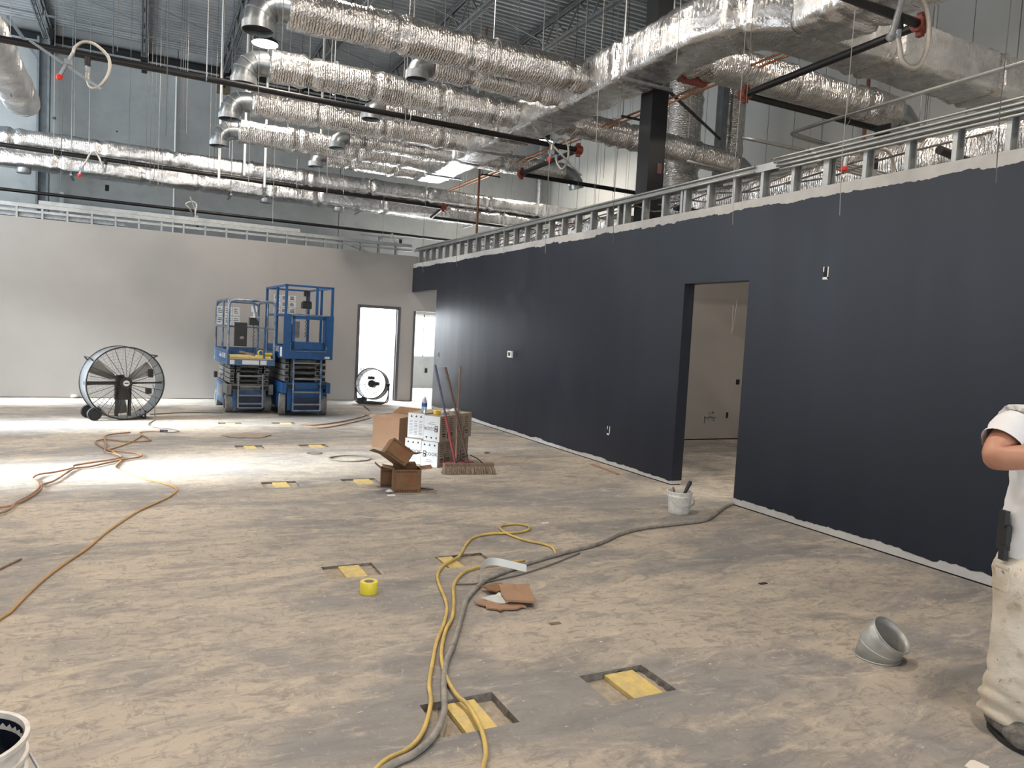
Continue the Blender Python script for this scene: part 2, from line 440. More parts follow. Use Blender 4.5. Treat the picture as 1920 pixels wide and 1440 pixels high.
# the coat of navy paint, stopping in a ragged line short of floor and top
def coat(y0, y1, zlo, zhi, jl, jh, seed):
    b = MB(); n = max(2, int((y1-y0)/0.02)); x = XW-0.003; vs = []; fs = []
    for i in range(n+1):
        y = y0+(y1-y0)*i/n
        lo = zlo+(jag(y, seed, 0.022) if jl else 0); hi = zhi+(jag(y, seed+7, 0.026) if jh else 0)
        vs += [(x, y, lo), (x, y, hi), (XW+0.001, y, lo), (XW+0.001, y, hi)]
    for i in range(n):
        a = i*4; c = a+4
        fs += [(a, a+1, c+1, c), (a+2, c+2, c+3, a+3), (a, c, c+2, a+2), (a+1, a+3, c+3, c+1)]
    b.add(vs, fs); return b
for y0, y1, zl, zh, jl, jh, sd in ((YR, DY0, 0.068, 2.80, 1, 1, 1), (DY0, DY1, DZ, 2.80, 0, 1, 1), (DY1, NE, 0.060, 2.80, 1, 1, 1), (NE, YB, HZ, 2.80, 0, 1, 1)):
    coat(y0, y1, zl, zh, jl, jh, sd).build('paint_coat', 'navy_paint', wall_right, world=True)
b = MB(); b.bx(XW-0.003, XW+WT, DY1-0.003, DY1+0.001, 0.05, DZ); b.build('paint_coat', 'navy_paint', wall_right, world=True)
b = MB(); b.bx(XW-0.003, XW+WT, DY0, DY1, DZ-0.003, DZ+0.001); b.bx(XW, XW+WT, NE, YB, HZ-0.003, HZ+0.001); b.build('paint_coat', 'navy_paint', wall_right, world=True)
b = MB(); b.bx(XW+0.006, XW+WT-0.006, YR, DY0-0.01, 0, 0.02); b.bx(XW+0.006, XW+WT-0.006, DY1+0.01, NE-0.01, 0, 0.02); b.build('dark_gap', 'dark_hole', wall_right, world=True)  # near-black strip gives the gap under the board its shade
# open steel studs and top track above the board
def stud_mesh(h, w=0.035, d=0.088):
    b = MB(); t = 0.004
    b.bx(-w/2, w/2, -d/2, -d/2+t, 0, h); b.bx(-w/2, w/2, d/2-t, d/2, 0, h); b.bx(w/2-t, w/2, -d/2, d/2, 0, h)
    b.bx(-w/2, -w/2+t, -d/2, -d/2+0.012, 0, h); b.bx(-w/2, -w/2+t, d/2-0.012, d/2, 0, h)
    return b
st0 = None; y = 3.075; k = 0
ylist = [y+0.366*i for i in range(33)]+[y-0.366*i for i in range(1, 10)]+[4.56, 6.42, 7.60, 10.4]
for y in ylist:
    if y > YB-0.1: continue
    if st0 is None:
        b = stud_mesh(0.33); b.v = [Vector((p.y, p.x, p.z)) for p in b.v]
        st0 = b.build('stud', 'stud_steel', wall_right); st0.location = Vector((XW+WT/2-0.01, y, 2.86))*S
    else:
        dup(st0, parent=wall_right, pos=(XW+WT/2-0.01, y, 2.86))
b = MB(); b.bx(XW+0.005, XW+WT-0.02, YR, YB, 3.19, 3.197); b.bx(XW+0.003, XW+0.008, YR, YB, 3.13, 3.197); b.bx(XW+WT-0.024, XW+WT-0.019, YR, YB, 3.13, 3.197)
b.build('top_track', 'stud_steel', wall_right, world=True)

# --- grey wall (back)
D1 = (3.99, 4.81, 1.925); D2 = (5.175, 6.15, 1.91); GT = 3.05
b = MB()
for x0, x1, z0, z1 in ((XL, D1[0], 0.01, GT), (D1[0], D1[1], D1[2], GT), (D1[1], D2[0], 0.01, GT), (D2[0], D2[1], D2[2], GT), (D2[1], 9.2, 0.01, GT)):
    b.bx(x0, x1, YB, YB+0.12, z0, z1)
wall_back = struct(b.build('wall_back', 'grey_paint', loc=(0, 0, 0)))
sg = None
for i in range(20):
    x = -2.28+0.368*i
    if x > 5.05: break
    if sg is None:
        sg = stud_mesh(0.25, 0.035, 0.08).build('stud', 'stud_steel', wall_back); sg.location = Vector((x, YB+0.06, 3.03))*S
    else: dup(sg, parent=wall_back, pos=(x, YB+0.06, 3.03))
b = MB(); b.bx(XL, 5.05, YB+0.015, YB+0.10, 3.262, 3.268); b.bx(XL, 5.05, YB+0.012, YB+0.018, 3.225, 3.29); b.bx(XL, 5.05, YB+0.097, YB+0.103, 3.225, 3.29)
b.build('top_track', 'stud_steel', wall_back, world=True)
b = MB(); b.bx(XL, 5.05, YB+0.022, YB+0.05, 3.145, 3.185); b.build('bridging_channel', 'stud_steel', wall_back, world=True)

def frame(name, x0, x1, z1, y0, y1):
    b = MB(); w = 0.047
    b.bx(x0-w, x0+0.012, y0-0.012, y1+0.012, 0, z1+w); b.bx(x1-0.012, x1+w, y0-0.012, y1+0.012, 0, z1+w); b.bx(x0, x1, y0-0.012, y1+0.012, z1-0.012, z1+w)
    b.bx(x0+0.012, x0+0.028, y0+0.05, y0+0.085, 0, z1-0.012); b.bx(x1-0.028, x1-0.012, y0+0.05, y0+0.085, 0, z1-0.012)
    return struct(b.build(name, 'door_frame', loc=(0, 0, 0)))
frame('door_1', D1[0], D1[1], D1[2], YB, YB+0.12)
b = MB(); b.bx(D2[0]-0.03, D2[0]+0.014, YB-0.012, YB+0.132, 0, D2[2]); struct(b.build('door_2', 'door_frame', loc=(0, 0, 0)))

# --- other partitions: closet behind the first door, room behind the second, room behind the navy wall
b = MB(); b.bx(3.3, 5.02, 16.25, 16.33, 0, 2.9); b.bx(3.3, 3.38, YB+0.12, 16.25, 0, 2.9); b.bx(4.98, 5.06, YB+0.12, YC-0.02, 0, 2.9); b.bx(3.3, 5.06, YB+.12, 16.33, 2.9, 2.95)  # ceiling slab added to keep the closet light off the ducts
closet = struct(b.build('wall_closet', 'white_wall', loc=(0, 0, 0)))
MB().bx(4.335, 4.345, 16.245, 16.252, 1.93, 2.0).build('wire_hole', 'dark_hole', closet, world=True)
b = MB(); b.bx(XW+WT, 9.2, NE-0.12, NE-0.002, 0, NT); b.bx(9.1, 9.2, NE, YB, 0, NT); b.bx(9.1, 9.2, YB+0.12, YC-0.02, 0, 2.9)
struct(b.build('wall_corridor', 'grey_paint', loc=(0, 0, 0)))
b = MB(); b.bx(XW+WT, XR, 9.23, 9.35, 0.02, 2.95)
wall_room = struct(b.build('wall_room', 'white_wall', loc=(0, 0, 0)))
wall_room.data.materials[0] = MAT['grey_paint']
b = MB(); b.bx(XW+WT, XR, 9.24, 9.34, 0, 0.03); b.build('dark_gap', 'dark_hole', wall_room, world=True)  # blackened strip so the gap at the floor looks shaded
for x, z, w, h in ((8.727, .946, .07, .08), (8.55, .40, .04, .09)):
    MB().bx(x-w/2, x+w/2, 9.222, 9.231, z-h/2, z+h/2).build('box_cutout', 'dark_hole', wall_room, world=True)
b = MB(); b.bx(8.17, 8.25, 9.215, 9.231, 0.33, 0.45); b.bx(8.08, 8.32, 9.215, 9.23, 0.36, 0.375); b.bx(8.08, 8.095, 9.215, 9.23, 0.28, 0.375); b.bx(8.27, 8.285, 9.215, 9.23, 0.30, 0.37); b.bx(8.22, 8.28, 9.215, 9.23, 0.43, 0.46)
b.build('patch_bracket', 'galv', wall_room, world=True)
b = MB(); b.bar((8.50, 9.22, 2.18), (8.52, 9.22, 1.72), .008, .006); b.bar((8.58, 9.22, 2.26), (8.53, 9.22, 1.78), .008, .006); b.build('scratch', 'placard', wall_room, world=True)

# --- exterior shell
wall_ext = None
joints = [XL-0.3, -3.1, 0.62, 4.31, 8.02, XR+0.2]
b = MB(); b.bx(XL-0.3, 5.9, YC+0.1, YC+0.22, 0, ZD+0.2); b.bx(5.9, 8.3, YC+0.1, YC+0.22, 1.93, ZD+0.2); b.bx(5.9, 8.3, YC+0.1, YC+0.22, 0, 0.825); b.bx(8.3, XR+0.3, YC+0.1, YC+0.22, 0, ZD+0.2)
wall_ext = struct(b.build('wall_exterior_back', 'tilt_concrete', loc=(0, 0, 0)))
for i in range(len(joints)-1):
    a, c = joints[i]+0.008, joints[i+1]-0.008; b = MB()
    segs = [(a, c, 0, ZD+0.1)]
    if a < 8.3 and c > 5.9:
        w0, w1 = max(a, 5.9), min(c, 8.3); segs = [(w0, w1, 0, .825), (w0, w1, 1.93, ZD+.1)]
        if a < 5.9: segs.append((a, 5.9, 0, ZD+.1))
        if c > 8.3: segs.append((8.3, c, 0, ZD+.1))
    for s_ in segs: b.bx(s_[0], s_[1], YC, YC+0.1, s_[2], s_[3])
    b.build('panel', 'tilt_concrete', wall_ext, world=True)
for x, z, w, h in ((-1.715, 5.53, .05, .05), (-0.70, 5.77-.9, .09, .14), (-0.72, 4.22, .07, .13), (-.55, 5.45, .03, .03), (1.2, 4.45, .05, .10)):
    MB().bx(x-w/2, x+w/2, YC-0.006, YC+0.01, z-h/2, z+h/2).build('lift_pocket', 'dark_hole', wall_ext, world=True)
simple('rust_block', (0.16, 0.135, 0.09), 0.9, var=0.3, vs=20)
MB().bx(1.43, 1.70, YC-0.02, YC+0.01, 6.63, 6.86).build('blocked_opening', 'rust_block', wall_ext, world=True)
b = MB(); b.bx(XL, XR, YC-0.09, YC, 7.18, 7.20); b.bx(XL, XR, YC-0.012, YC, 7.06, 7.20); b.bx(XL, XR, YC-0.02, YC, 6.98, 7.01)
b.build('ledger_angle', 'black_steel', wall_ext, world=True)
# window in that wall, seen through the second doorway
b = MB(); b.bx(5.9, 8.3, YC+.02, YC+.08, 1.87, 1.93); b.bx(5.9, 8.3, YC+.02, YC+.08, .825, .86)
for x in (5.92, 6.66, 7.4, 8.28): b.bx(x-.012, x+.012, YC+.02, YC+.08, .825, 1.93)
struct(b.build('window_1', 'placard', loc=(0, 0, 0)))

wr = MB(); wr.bx(XR+0.08, XR+0.3, YR, YC+.2, 0, ZD+0.2)
wall_er = struct(wr.build('wall_exterior_right', 'dark_hole', loc=(0, 0, 0)))
p0 = None; y = 3.0
while y < YC-0.05:
    w = min(0.62, YC-y)
    if p0 is None: p0 = MB().bx(0, 0.09, 0.006, w-0.006, 0, ZD+0.1).build('panel', 'panel_grey', wall_er); p0.location = Vector((XR, y, 0))*S
    elif w > 0.61: dup(p0, parent=wall_er, pos=(XR, y, 0))
    else: MB().bx(XR, XR+0.09, y+.006, YC, 0, ZD+.1).build('panel', 'panel_grey', wall_er, world=True)
    y += 0.62
MB().bx(XR, XR+.09, YR, 3.0, 0, ZD+.1).build('panel', 'panel_grey', wall_er, world=True)

# left wall: three tall windows, one added high; rear wall: assumed storefront
b = MB(); zs = (0.35, 6.1); prev = YR-.2
for wy in (7.75, 11.2, 14.25):
    b.bx(XL-.2, XL, prev, wy-.78, 0, ZD+.1); b.bx(XL-.2, XL, wy-.78, wy+.78, 0, zs[0]); b.bx(XL-.2, XL, wy-.78, wy+.78, zs[1], ZD+.1); prev = wy+.78
b.bx(XL-.2, XL, prev, 16.1, 0, ZD+.1); b.bx(XL-.2, XL, 17.9, YC+.2, 0, ZD+.1); b.bx(XL-.2, XL, 16.1, 17.9, 0, 4.0); b.bx(XL-.2, XL, 16.1, 17.9, 6.4, ZD+.1)
struct(b.build('wall_left', 'grey_paint', loc=(0, 0, 0)))
for n_, wy in enumerate((7.75, 11.2, 14.25)):
    b = MB()
    for yy in (wy-.77, wy, wy+.77): b.bx(XL-.12, XL-.06, yy-.02, yy+.02, zs[0], zs[1])
    for zz in (zs[0]+.02, 1.55, 2.75, 4.4, zs[1]-.02): b.bx(XL-.12, XL-.06, wy-.78, wy+.78, zz-.02, zz+.02)
    struct(b.build('window_%d' % (n_+2), 'galv', loc=(0, 0, 0)))
b = MB()
for yy in (16.11, 17.0, 17.89): b.bx(XL-.12, XL-.06, yy-.02, yy+.02, 4.0, 6.4)
for zz in (4.02, 5.2, 6.38): b.bx(XL-.12, XL-.06, 16.1, 17.9, zz-.02, zz+.02)
struct(b.build('window_6', 'galv', loc=(0, 0, 0)))  # out-of-view high window added to let light onto the concrete wall
b = MB(); b.bx(XL-.2, XR+.3, YR-.2, YR, 3.4, ZD+.1); b.bx(XL-.2, -4.0, YR-.2, YR, 0, 3.4); b.bx(5.0, XR+.3, YR-.2, YR, 0, 3.4)
struct(b.build('wall_rear', 'grey_paint', loc=(0, 0, 0)))
b = MB()
for x in (-4, -2.2, -.4, 1.4, 3.2, 5.0): b.bx(x-.03, x+.03, YR-.13, YR-.05, 0, 3.4)
for z in (.05, 2.3, 3.37): b.bx(-4, 5, YR-.13, YR-.05, z-.03, z+.03)
struct(b.build('window_5', 'galv', loc=(0, 0, 0)))

# roof: ribbed steel deck on open-web joists
b = MB(); per = 0.152; prof = [(0, 0), (0.055, 0), (0.072, 0.045), (0.135, 0.045), (0.152, 0)]
y = YR-.3; vs = []; 
while y < YC+.3:
    for (dy, dz) in prof[:-1]: vs += [(XL-.3, y+dy, 7.40+dz), (XR+.3, y+dy, 7.40+dz)]
    y += per
b.add(vs, [(2*i, 2*i+1, 2*i+3, 2*i+2) for i in range(len(vs)//2-1)])
ceiling = struct(b.build('ceiling', 'deck', loc=(0, 0, 0)))
MB().bx(XL-.3, XR+.3, YR-.3, YC+.3, 7.46, 7.5).build('roof_board', 'dark_hole', ceiling, world=True)
jx = [-3.55, -1.80, -0.05, 1.55, 3.28, 5.0, 6.72, 8.45]
for x in jx:
    b = MB(); zt, zb = 7.37, 6.90
    for dx in (-.035, .035):
        b.bx(x+dx-.025, x+dx+.025, YR, YC-.02, zt-.02, zt); b.bx(x+dx*.4-.006+dx*.4, x+dx*.8+.006, YR, YC-.02, zt-.06, zt)
        b.bx(x+dx-.025, x+dx+.025, YR, YC-.75, zb, zb+.02); b.bx(x+dx*.8-.006, x+dx*.8+.006, YR, YC-.75, zb, zb+.06)
    b.bar((x, YC-.75, zb+.02), (x, YC-.15, zt-.03), .03, .03)
    j = b.build('joist', 'joist_steel', ceiling, world=True)
    b = MB(); y = YC-.75; s_ = 1
    while y > YR+.4:
        b.bar((x, y, zb+.03 if s_ > 0 else zt-.03), (x, y-.42, zt-.03 if s_ > 0 else zb+.03), .026, .026); y -= .42; s_ = -s_
    b.build('web', 'joist_steel', j, world=True)
    b = MB(); b.bx(x-.07, x+.07, YC-.12, YC, 7.02, 7.30); b.bx(x-.05, x+.05, YC-.05, YC, 6.78, 7.0)
    b.build('joist_seat', 'black_steel', ceiling, world=True)
b = MB()
for yy in (16.6, 13.4, 10.2):
    b.bx(XL, XR, yy-.012, yy+.012, 6.90, 6.93)
b.build('bridging_bar', 'joist_steel', ceiling, world=True)
b = MB()
for i in range(len(jx)-1):
    for yy in (16.0, 12.6, 9.6): b.bar((jx[i], yy, 7.32), (jx[i+1], yy, 6.93), .025, .012)
b.build('cross_brace', 'joist_steel', ceiling, world=True)

# high-bay lamps hung under the joists (one shows in the photograph)
lp = None
def bulb(x, y, z, power):
    l = bpy.data.lights.new('lamp_light', 'POINT'); l.energy = power; l.color = (1.0, 0.88, 0.74); l.shadow_soft_size = .19*S
    o = bpy.data.objects.new('lamp_light', l); COL.objects.link(o); o.location = Vector((x, y, z))*S
for (x, y, pw) in ((1.72, 13.1, 1), (1.70, 8.9, 1), (1.70, 4.6, 1), (1.7, .3, 1), (-2.9, 11.0, .45), (-2.9, 6.5, .7), (-2.9, 2.0, 1), (6.5, 4.2, 1), (6.9, -.5, 1), (8.3, 15.6, 1)):
    L = thing('high_bay_lamp', 'round white high-bay lamp glowing above the branch duct elbows', 'lamp', (x, y, 6.03), 0, 'high-bay lamps under the roof') if lp is None else dup(lp, pos=(x, y, 6.03))
    if lp is not None: L['label'] = 'round white high-bay lamp under the roof deck clear of the branch ducts'
    if lp is None:
        lp = L
        MB().lathe([(0.205, 0.0), (0.215, 0.02), (0.20, 0.05), (0.12, 0.075), (0.11, 0.15), (0.03, 0.17), (0.0, 0.17)], 28).build('housing', 'black_steel', L, smooth=40)
        MB().lathe([(0.0, 0.004), (0.20, 0.004), (0.205, 0.0)], 28).build('lens', 'lamp_glow', L)
        MB().cyl((0, 0, .17), (0, 0, 1.36), .008, 6).build('hanger_rod', 'wire', L)
    area('lamp_light', (x, y, 6.01), (0, 0, -1), .40, .40, 138*pw, (1.0, 0.88, 0.76), 178, 'DISK')
    bulb(x, y, 5.85, 24)
area('closet_fill', (4.2, 15.75, 2.85), (0, 0.1, -1), 0.9, .5, 480, (0.84, 0.91, 1.0), 178)  # unseen lamp added to whiten the closet and its sheen on navy
area('corridor_fill', (7.4, 14.35, 2.85), (-0.2, 0, -1), .9, .4, 45, (0.93, 0.96, 1.0), 178)  # unseen lamp added in place of light from further along the corridor
area('room_lamp', (7.4, 6.2, 3.3), (0, 0, -1), 1.0, .6, 45, (1.0, 0.95, 0.88), 178)

# ================================================================ OVERHEAD: DUCTS, PIPES, COLUMNS
def foil(path, hw, hh, ex=2.2, step=0.04, nseg=36, seed=0.0, seams=None, wr=0.010, seam_gap=1.15, tipcap=True):
    P = [Vector(p) for p in path]
    L = [0.0]
    for i in range(1, len(P)): L.append(L[-1]+(P[i]-P[i-1]).length)
    tot = L[-1]; n = max(4, int(tot/step)); rs = random.Random(int(seed*100)+3)
    if seams is None:
        seams = []; q = rs.uniform(.2, .6)*seam_gap
        while q < tot-.15: seams.append(q); q += seam_gap*rs.uniform(.75, 1.25)
    def at(s):
        for i in range(1, len(P)):
            if s <= L[i] or i == len(P)-1:
                return P[i-1].lerp(P[i], (s-L[i-1])/max(1e-6, L[i]-L[i-1]))
    b = MB(); ra = (hw+hh)/2
    for i in range(n+1):
        s = tot*i/n; p = at(s); d = (at(min(tot, s+.03))-at(max(0, s-.03))).normalized()
        u = Vector((0, 0, 1)) if abs(d.z) < .8 else Vector((0, 1, 0))
        sd = d.cross(u).normalized(); u = sd.cross(d)
        pin = 0.0
        for q in seams:
            e = s-q; pin += -0.030*math.exp(-(e/.03)**2)+0.016*math.exp(-((abs(e)-.10)/.05)**2)
        for k in range(nseg):
            a = 2*PI*k/nseg; ca, sa = math.cos(a), math.sin(a)
            x = hw*math.copysign(abs(ca)**(2/ex), ca); z = hh*math.copysign(abs(sa)**(2/ex), sa)
            w = noise.noise(Vector((s*2.2+seed*9, ca*1.6, sa*1.6+seed)))*wr*1.5+noise.noise(Vector((s*17+seed*5, ca*3.2, sa*3.2)))*wr*.8
            near = min([abs(s-q) for q in seams]+[9])
            if near < .14: w += noise.noise(Vector((s*30+seed, ca*9, sa*9)))*wr*1.5*(1-near/.14)
            f = 1+(pin+w)/ra
            if sa < -.2: f += 0.03*(-sa-.2)*(0.5+0.5*math.sin(s*3.1+seed))*(0.12/ra)
            b.uv[len(b.v)] = (s, a*ra)
            b.v.append(p+sd*(x*f)+u*(z*f))
    for i in range(n):
        for k in range(nseg):
            a = i*nseg; c = a+nseg; b.f.append((a+k, c+k, c+(k+1) % nseg, a+(k+1) % nseg))
    if tipcap: b.f += [tuple(range(nseg)), tuple(range(n*nseg+nseg-1, n*nseg-1, -1))]
    return b
def straps(t, pts, r, top=7.35, bar=True):
    """hanger wires with a wrap strap at each point"""
    for (x, y, z) in pts:
        m = Matrix.Translation(Vector((x, y, z)))
        b = MB(); b.tube([(x+.012, y+r*math.cos(a), z+r*math.sin(a)) for a in [2*PI*i/20 for i in range(20)]], .008, 5, closed=True)
        b.cyl((x, y, z+r), (x, y, top), .006, 5); b.build('hanger_strap', 'galv', t, world=True)

# --- main trunk: comes along the room, sweeps round and leaves over the navy wall
arc = [(5.60-.64*math.cos(a), 6.04-.64*math.sin(a)) for a in [PI/2*i/8 for i in range(9)]]
tp = [(4.96, 14.05, 4.63)]+[(x, y, 4.63) for x, y in arc]+[(9.95, 5.40, 4.63)]
tr = thing('trunk_duct', 'long rectangular foil-wrapped trunk duct sweeping round over the navy wall', 'duct', (4.96, 9, 4.4))
foil(tp, .29, .23, ex=6, nseg=52, seed=1.3, wr=.012, seam_gap=1.5).build('insulation_wrap', 'foil_flat', tr, world=True, smooth=180)
for y in (13.2, 11.0, 8.9, 7.0):
    b = MB()
    for x in (4.64, 5.28): b.cyl((x, y, 4.37), (x, y, 7.35), .007, 5)
    b.bx(4.60, 5.32, y-.02, y+.02, 4.35, 4.38)
    b.build('trapeze_hanger', 'galv', tr, world=True)
for y in (13.75,): MB().bx(4.645, 4.665, y-.05, y+.05, 4.50, 4.72).build('sealant_patch', 'mastic', tr, world=True)
tn = thing('feeder_duct', 'rectangular foil duct joining the bend of the trunk from the near side', 'duct', (5.5, 2, 4.4))
foil([(5.56, 5.20, 4.64), (5.56, -3.0, 4.64)], .33, .24, ex=6, nseg=48, seed=2.2, wr=.012, seam_gap=1.4).build('insulation_wrap', 'foil_flat', tn, world=True, smooth=180)

# --- branches to the left
def elbow_metal(y, x, z, r, t, cap=True):
    """segmented sheet-metal elbow turning from -x to down"""
    b = MB(); Rb = .21; n = 4; rings = []
    cx, cz = x, z-Rb
    for i in range(n+1):
        a = PI/2*i/n; p = Vector((cx-Rb*math.sin(a), y, cz+Rb*math.cos(a))); d = Vector((-math.cos(a), 0, -math.sin(a)))
        rings.append((p, d))
    path = [rings[0][0]+Vector((.12, 0, 0))]+[p for p, d in rings]+[rings[-1][0]+Vector((0, 0, -.05))]
    b.tube(path, r, 28, caps=False)
    b.tube([p+Vector((0, 0, 0)) for p in path], r-.006, 28, caps=False)
    e = b.build('elbow', 'duct_metal', t, world=True, smooth=25)
    b = MB()
    for p, d in rings[1:]:
        q = p+d*.001; u = Vector((0, 1, 0)); s_ = d.cross(u)
        b.tube([q+(u*math.cos(a)+s_*math.sin(a))*(r+.001) for a in [2*PI*i/28 for i in range(28)]], .006, 5, closed=True)
    b.build('seam_bead', 'galv', e, world=True, smooth=60)
    pe = rings[-1][0]
    MB().lathe([(r+.012, -.005), (r+.012, -.075), (r+.004, -.075), (r+.004, -.005)], 28, Matrix.Translation(pe)).build('end_collar', 'galv', e, world=True, smooth=40)
    MB().lathe([(0, -.03), (r-.004, -.03)], 28, Matrix.Translation(pe)).build('opening', 'dark_hole', e, world=True)
pos = ['beside the high-bay lamp', 'second row from the glowing lamp', 'third row, above the long pipe', 'nearest the grey wall']
LY = [7.92, 9.75, 11.53, 13.38]; LX = [1.30, 1.38, 1.40, 1.42]
labs = ['thick foil-wrapped branch duct with elbow, tapping the trunk nearest its bend',
        'foil-wrapped branch duct with elbow, second along the trunk from its bend',
        'foil-wrapped branch duct with elbow, third along the trunk from its bend',
        'foil-wrapped branch duct with elbow, closest to the grey wall']
for i in range(4):
    t = thing('branch_duct', labs[i], 'duct', (3, LY[i], 4.4), 0, 'long branch ducts off the trunk')
    foil([(4.68, LY[i], 4.63), (LX[i]-.05, LY[i], 4.63)], .185, .185, ex=2.15, seed=3+i*1.7, wr=.014, seam_gap=1.0).build('insulation_wrap', 'foil', t, world=True, smooth=180)
    elbow_metal(LY[i], LX[i]-.12, 4.63, .145, t)
    straps(t, [(LX[i]+.75, LY[i], 4.63), (LX[i]+2.2, LY[i], 4.63)], .20)
SYs = [8.47, 10.42, 12.42, 14.12]
labs = ['short foil branch duct with open collar, under the thickest branch duct',
        'short foil branch duct with open collar, second along the trunk from its bend',
        'short foil branch duct with open collar, third along the trunk from its bend',
        'short foil branch duct with open collar, at the far end of the trunk']
for i in range(4):
    t = thing('short_branch_duct', labs[i], 'duct', (3.5, SYs[i], 4.4), 0, 'short branch ducts off the trunk')
    z = 4.57; x0 = 2.98
    foil([(4.68, SYs[i], z), (x0, SYs[i], z)], .135, .135, ex=2.15, seed=13+i*1.3, wr=.014, seam_gap=.8, nseg=30).build('insulation_wrap', 'foil', t, world=True, smooth=180)
    b = MB(); b.cyl((x0+.05, SYs[i], z), (x0-.03, SYs[i], z), .12, 24)
    b.build('sealed_joint', 'mastic', t, world=True, smooth=40)
    b = MB(); b.tube([(x0-.02, SYs[i], z), (x0-.10, SYs[i], z-.01), (x0-.16, SYs[i], z-.06), (x0-.18, SYs[i], z-.12)], .125, 24, caps=False)
    c = b.build('boot_elbow', 'duct_metal', t, world=True, smooth=40)
    m = Matrix.Translation((x0-.18, SYs[i], z-.12))
    MB().lathe([(.135, .03), (.135, -.06), (.125, -.06), (.125, .0)], 24, m).build('end_collar', 'galv', c, world=True, smooth=40)
    MB().lathe([(0, -.02), (.13, -.02)], 24, m).build('opening', 'dark_hole', c, world=True)

# --- branches to the right of the trunk
t = thing('flexible_branch_duct', 'sagging foil branch duct passing behind the black steel column', 'duct', (7, 9.5, 4.4))
foil(smoothpath([(5.24, 9.55, 4.63), (5.9, 9.55, 4.60), (6.8, 9.5, 4.55), (7.8, 9.5, 4.50), (8.55, 9.5, 4.46)]), .185, .185, seed=21.1, wr=.012).build('insulation_wrap', 'foil', t, world=True, smooth=180)
b = MB(); b.tube([(8.5, 9.5, 4.46), (8.68, 9.5, 4.45), (8.80, 9.5, 4.38), (8.84, 9.5, 4.25)], .15, 24, caps=True); b.build('elbow', 'duct_metal', t, world=True, smooth=30)
straps(t, [(6.2, 9.55, 4.59), (7.6, 9.5, 4.51)], .20)
t = thing('elbow_branch_duct', 'small foil branch duct ending in a segmented sheet-metal elbow beside copper lines', 'duct', (6.3, 12.3, 4.4))
foil([(5.24, 12.3, 4.58), (6.95, 12.3, 4.58)], .165, .165, seed=23.4, wr=.012).build('insulation_wrap', 'foil', t, world=True, smooth=180)
b = MB(); b.tube([(6.9+0, 12.3, 4.58), (7.02, 12.3, 4.58), (7.17, 12.3, 4.53), (7.26, 12.3, 4.43), (7.29, 12.3, 4.32)], .14, 24); b.build('elbow', 'duct_metal', t, world=True, smooth=22)
t = thing('outer_branch_duct', 'shiny foil branch duct next to the trunk bend, ending over the navy wall', 'duct', (7, 6.6, 4.4))
foil(smoothpath([(5.15, 6.62, 4.62), (6.2, 6.6, 4.60), (7.4, 6.58, 4.58), (8.45, 6.55, 4.56)]), .20, .19, ex=2.4, seed=25.2, wr=.016).build('insulation_wrap', 'foil', t, world=True, smooth=180)
b = MB(); b.tube([(8.4, 6.55, 4.56), (8.6, 6.55, 4.55), (8.72, 6.55, 4.46), (8.75, 6.55, 4.3)], .15, 24); b.build('elbow', 'duct_metal', t, world=True, smooth=30)
MB().bx(5.25, 5.62, 6.75, 6.83, 4.40, 4.47).build('sealant_patch', 'mastic', t, world=True)

# --- two stacked long ducts behind the grey wall
for z, nm, lab, mt in ((4.56, 'upper', 'upper of two long stacked foil ducts behind the grey wall', 'foil_flat'), (4.21, 'lower', 'lower of two long stacked foil ducts behind the grey wall', 'foil_flat')):
    t = thing('long_duct', lab, 'duct', (3, 16.3, z-.2), 0, 'stacked long ducts')
    foil([(XL+.2, 16.3+(4.56-z)*.1, z), (9.8, 16.3+(4.56-z)*.1, z)], .22, .17, ex=3.6, step=.05, nseg=36, seed=31+z, wr=.010, seam_gap=1.25).build('insulation_wrap', mt, t, world=True, smooth=180)
    if z < 4.4:
        for x in (-1.96, 2.25, 3.75):
            MB().lathe([(.0, 0), (.11, 0), (.12, .02), (.12, .09), (.10, .10)], 20, Matrix.Translation((x, 16.3, z-.25))).build('tap_collar', 'galv', t, world=True, smooth=40)
    else:
        for x in (-1.2, 1.55, 4.2, 6.8):
            b = MB()
            for y in (16.04, 16.58): b.cyl((x, y, 4.0), (x, y, 7.35), .007, 5)
            b.bx(x-.02, x+.02, 16.0, 16.62, 3.98, 4.01)
            b.build('trapeze_hanger', 'galv', t, world=True)

# --- far left duct running away overhead
t = thing('side_duct', 'pale foil duct with a folded closed end above the big drum fan', 'duct', (-2.1, 12, 4.6))
foil([(-1.66, 3.0, 4.62), (-1.66, 13.6, 4.62)], .22, .22, ex=2.6, seed=41, wr=.012).build('insulation_wrap', 'foil_white', t, world=True, smooth=180)
MB().sphere((-1.66, 13.6, 4.60), .215, 20, (1, .45, 1)).build('end_fold', 'foil_white', t, world=True, smooth=180)
straps(t, [(-1.66, 9.9, 4.62), (-1.66, 12.4, 4.62)], .235)

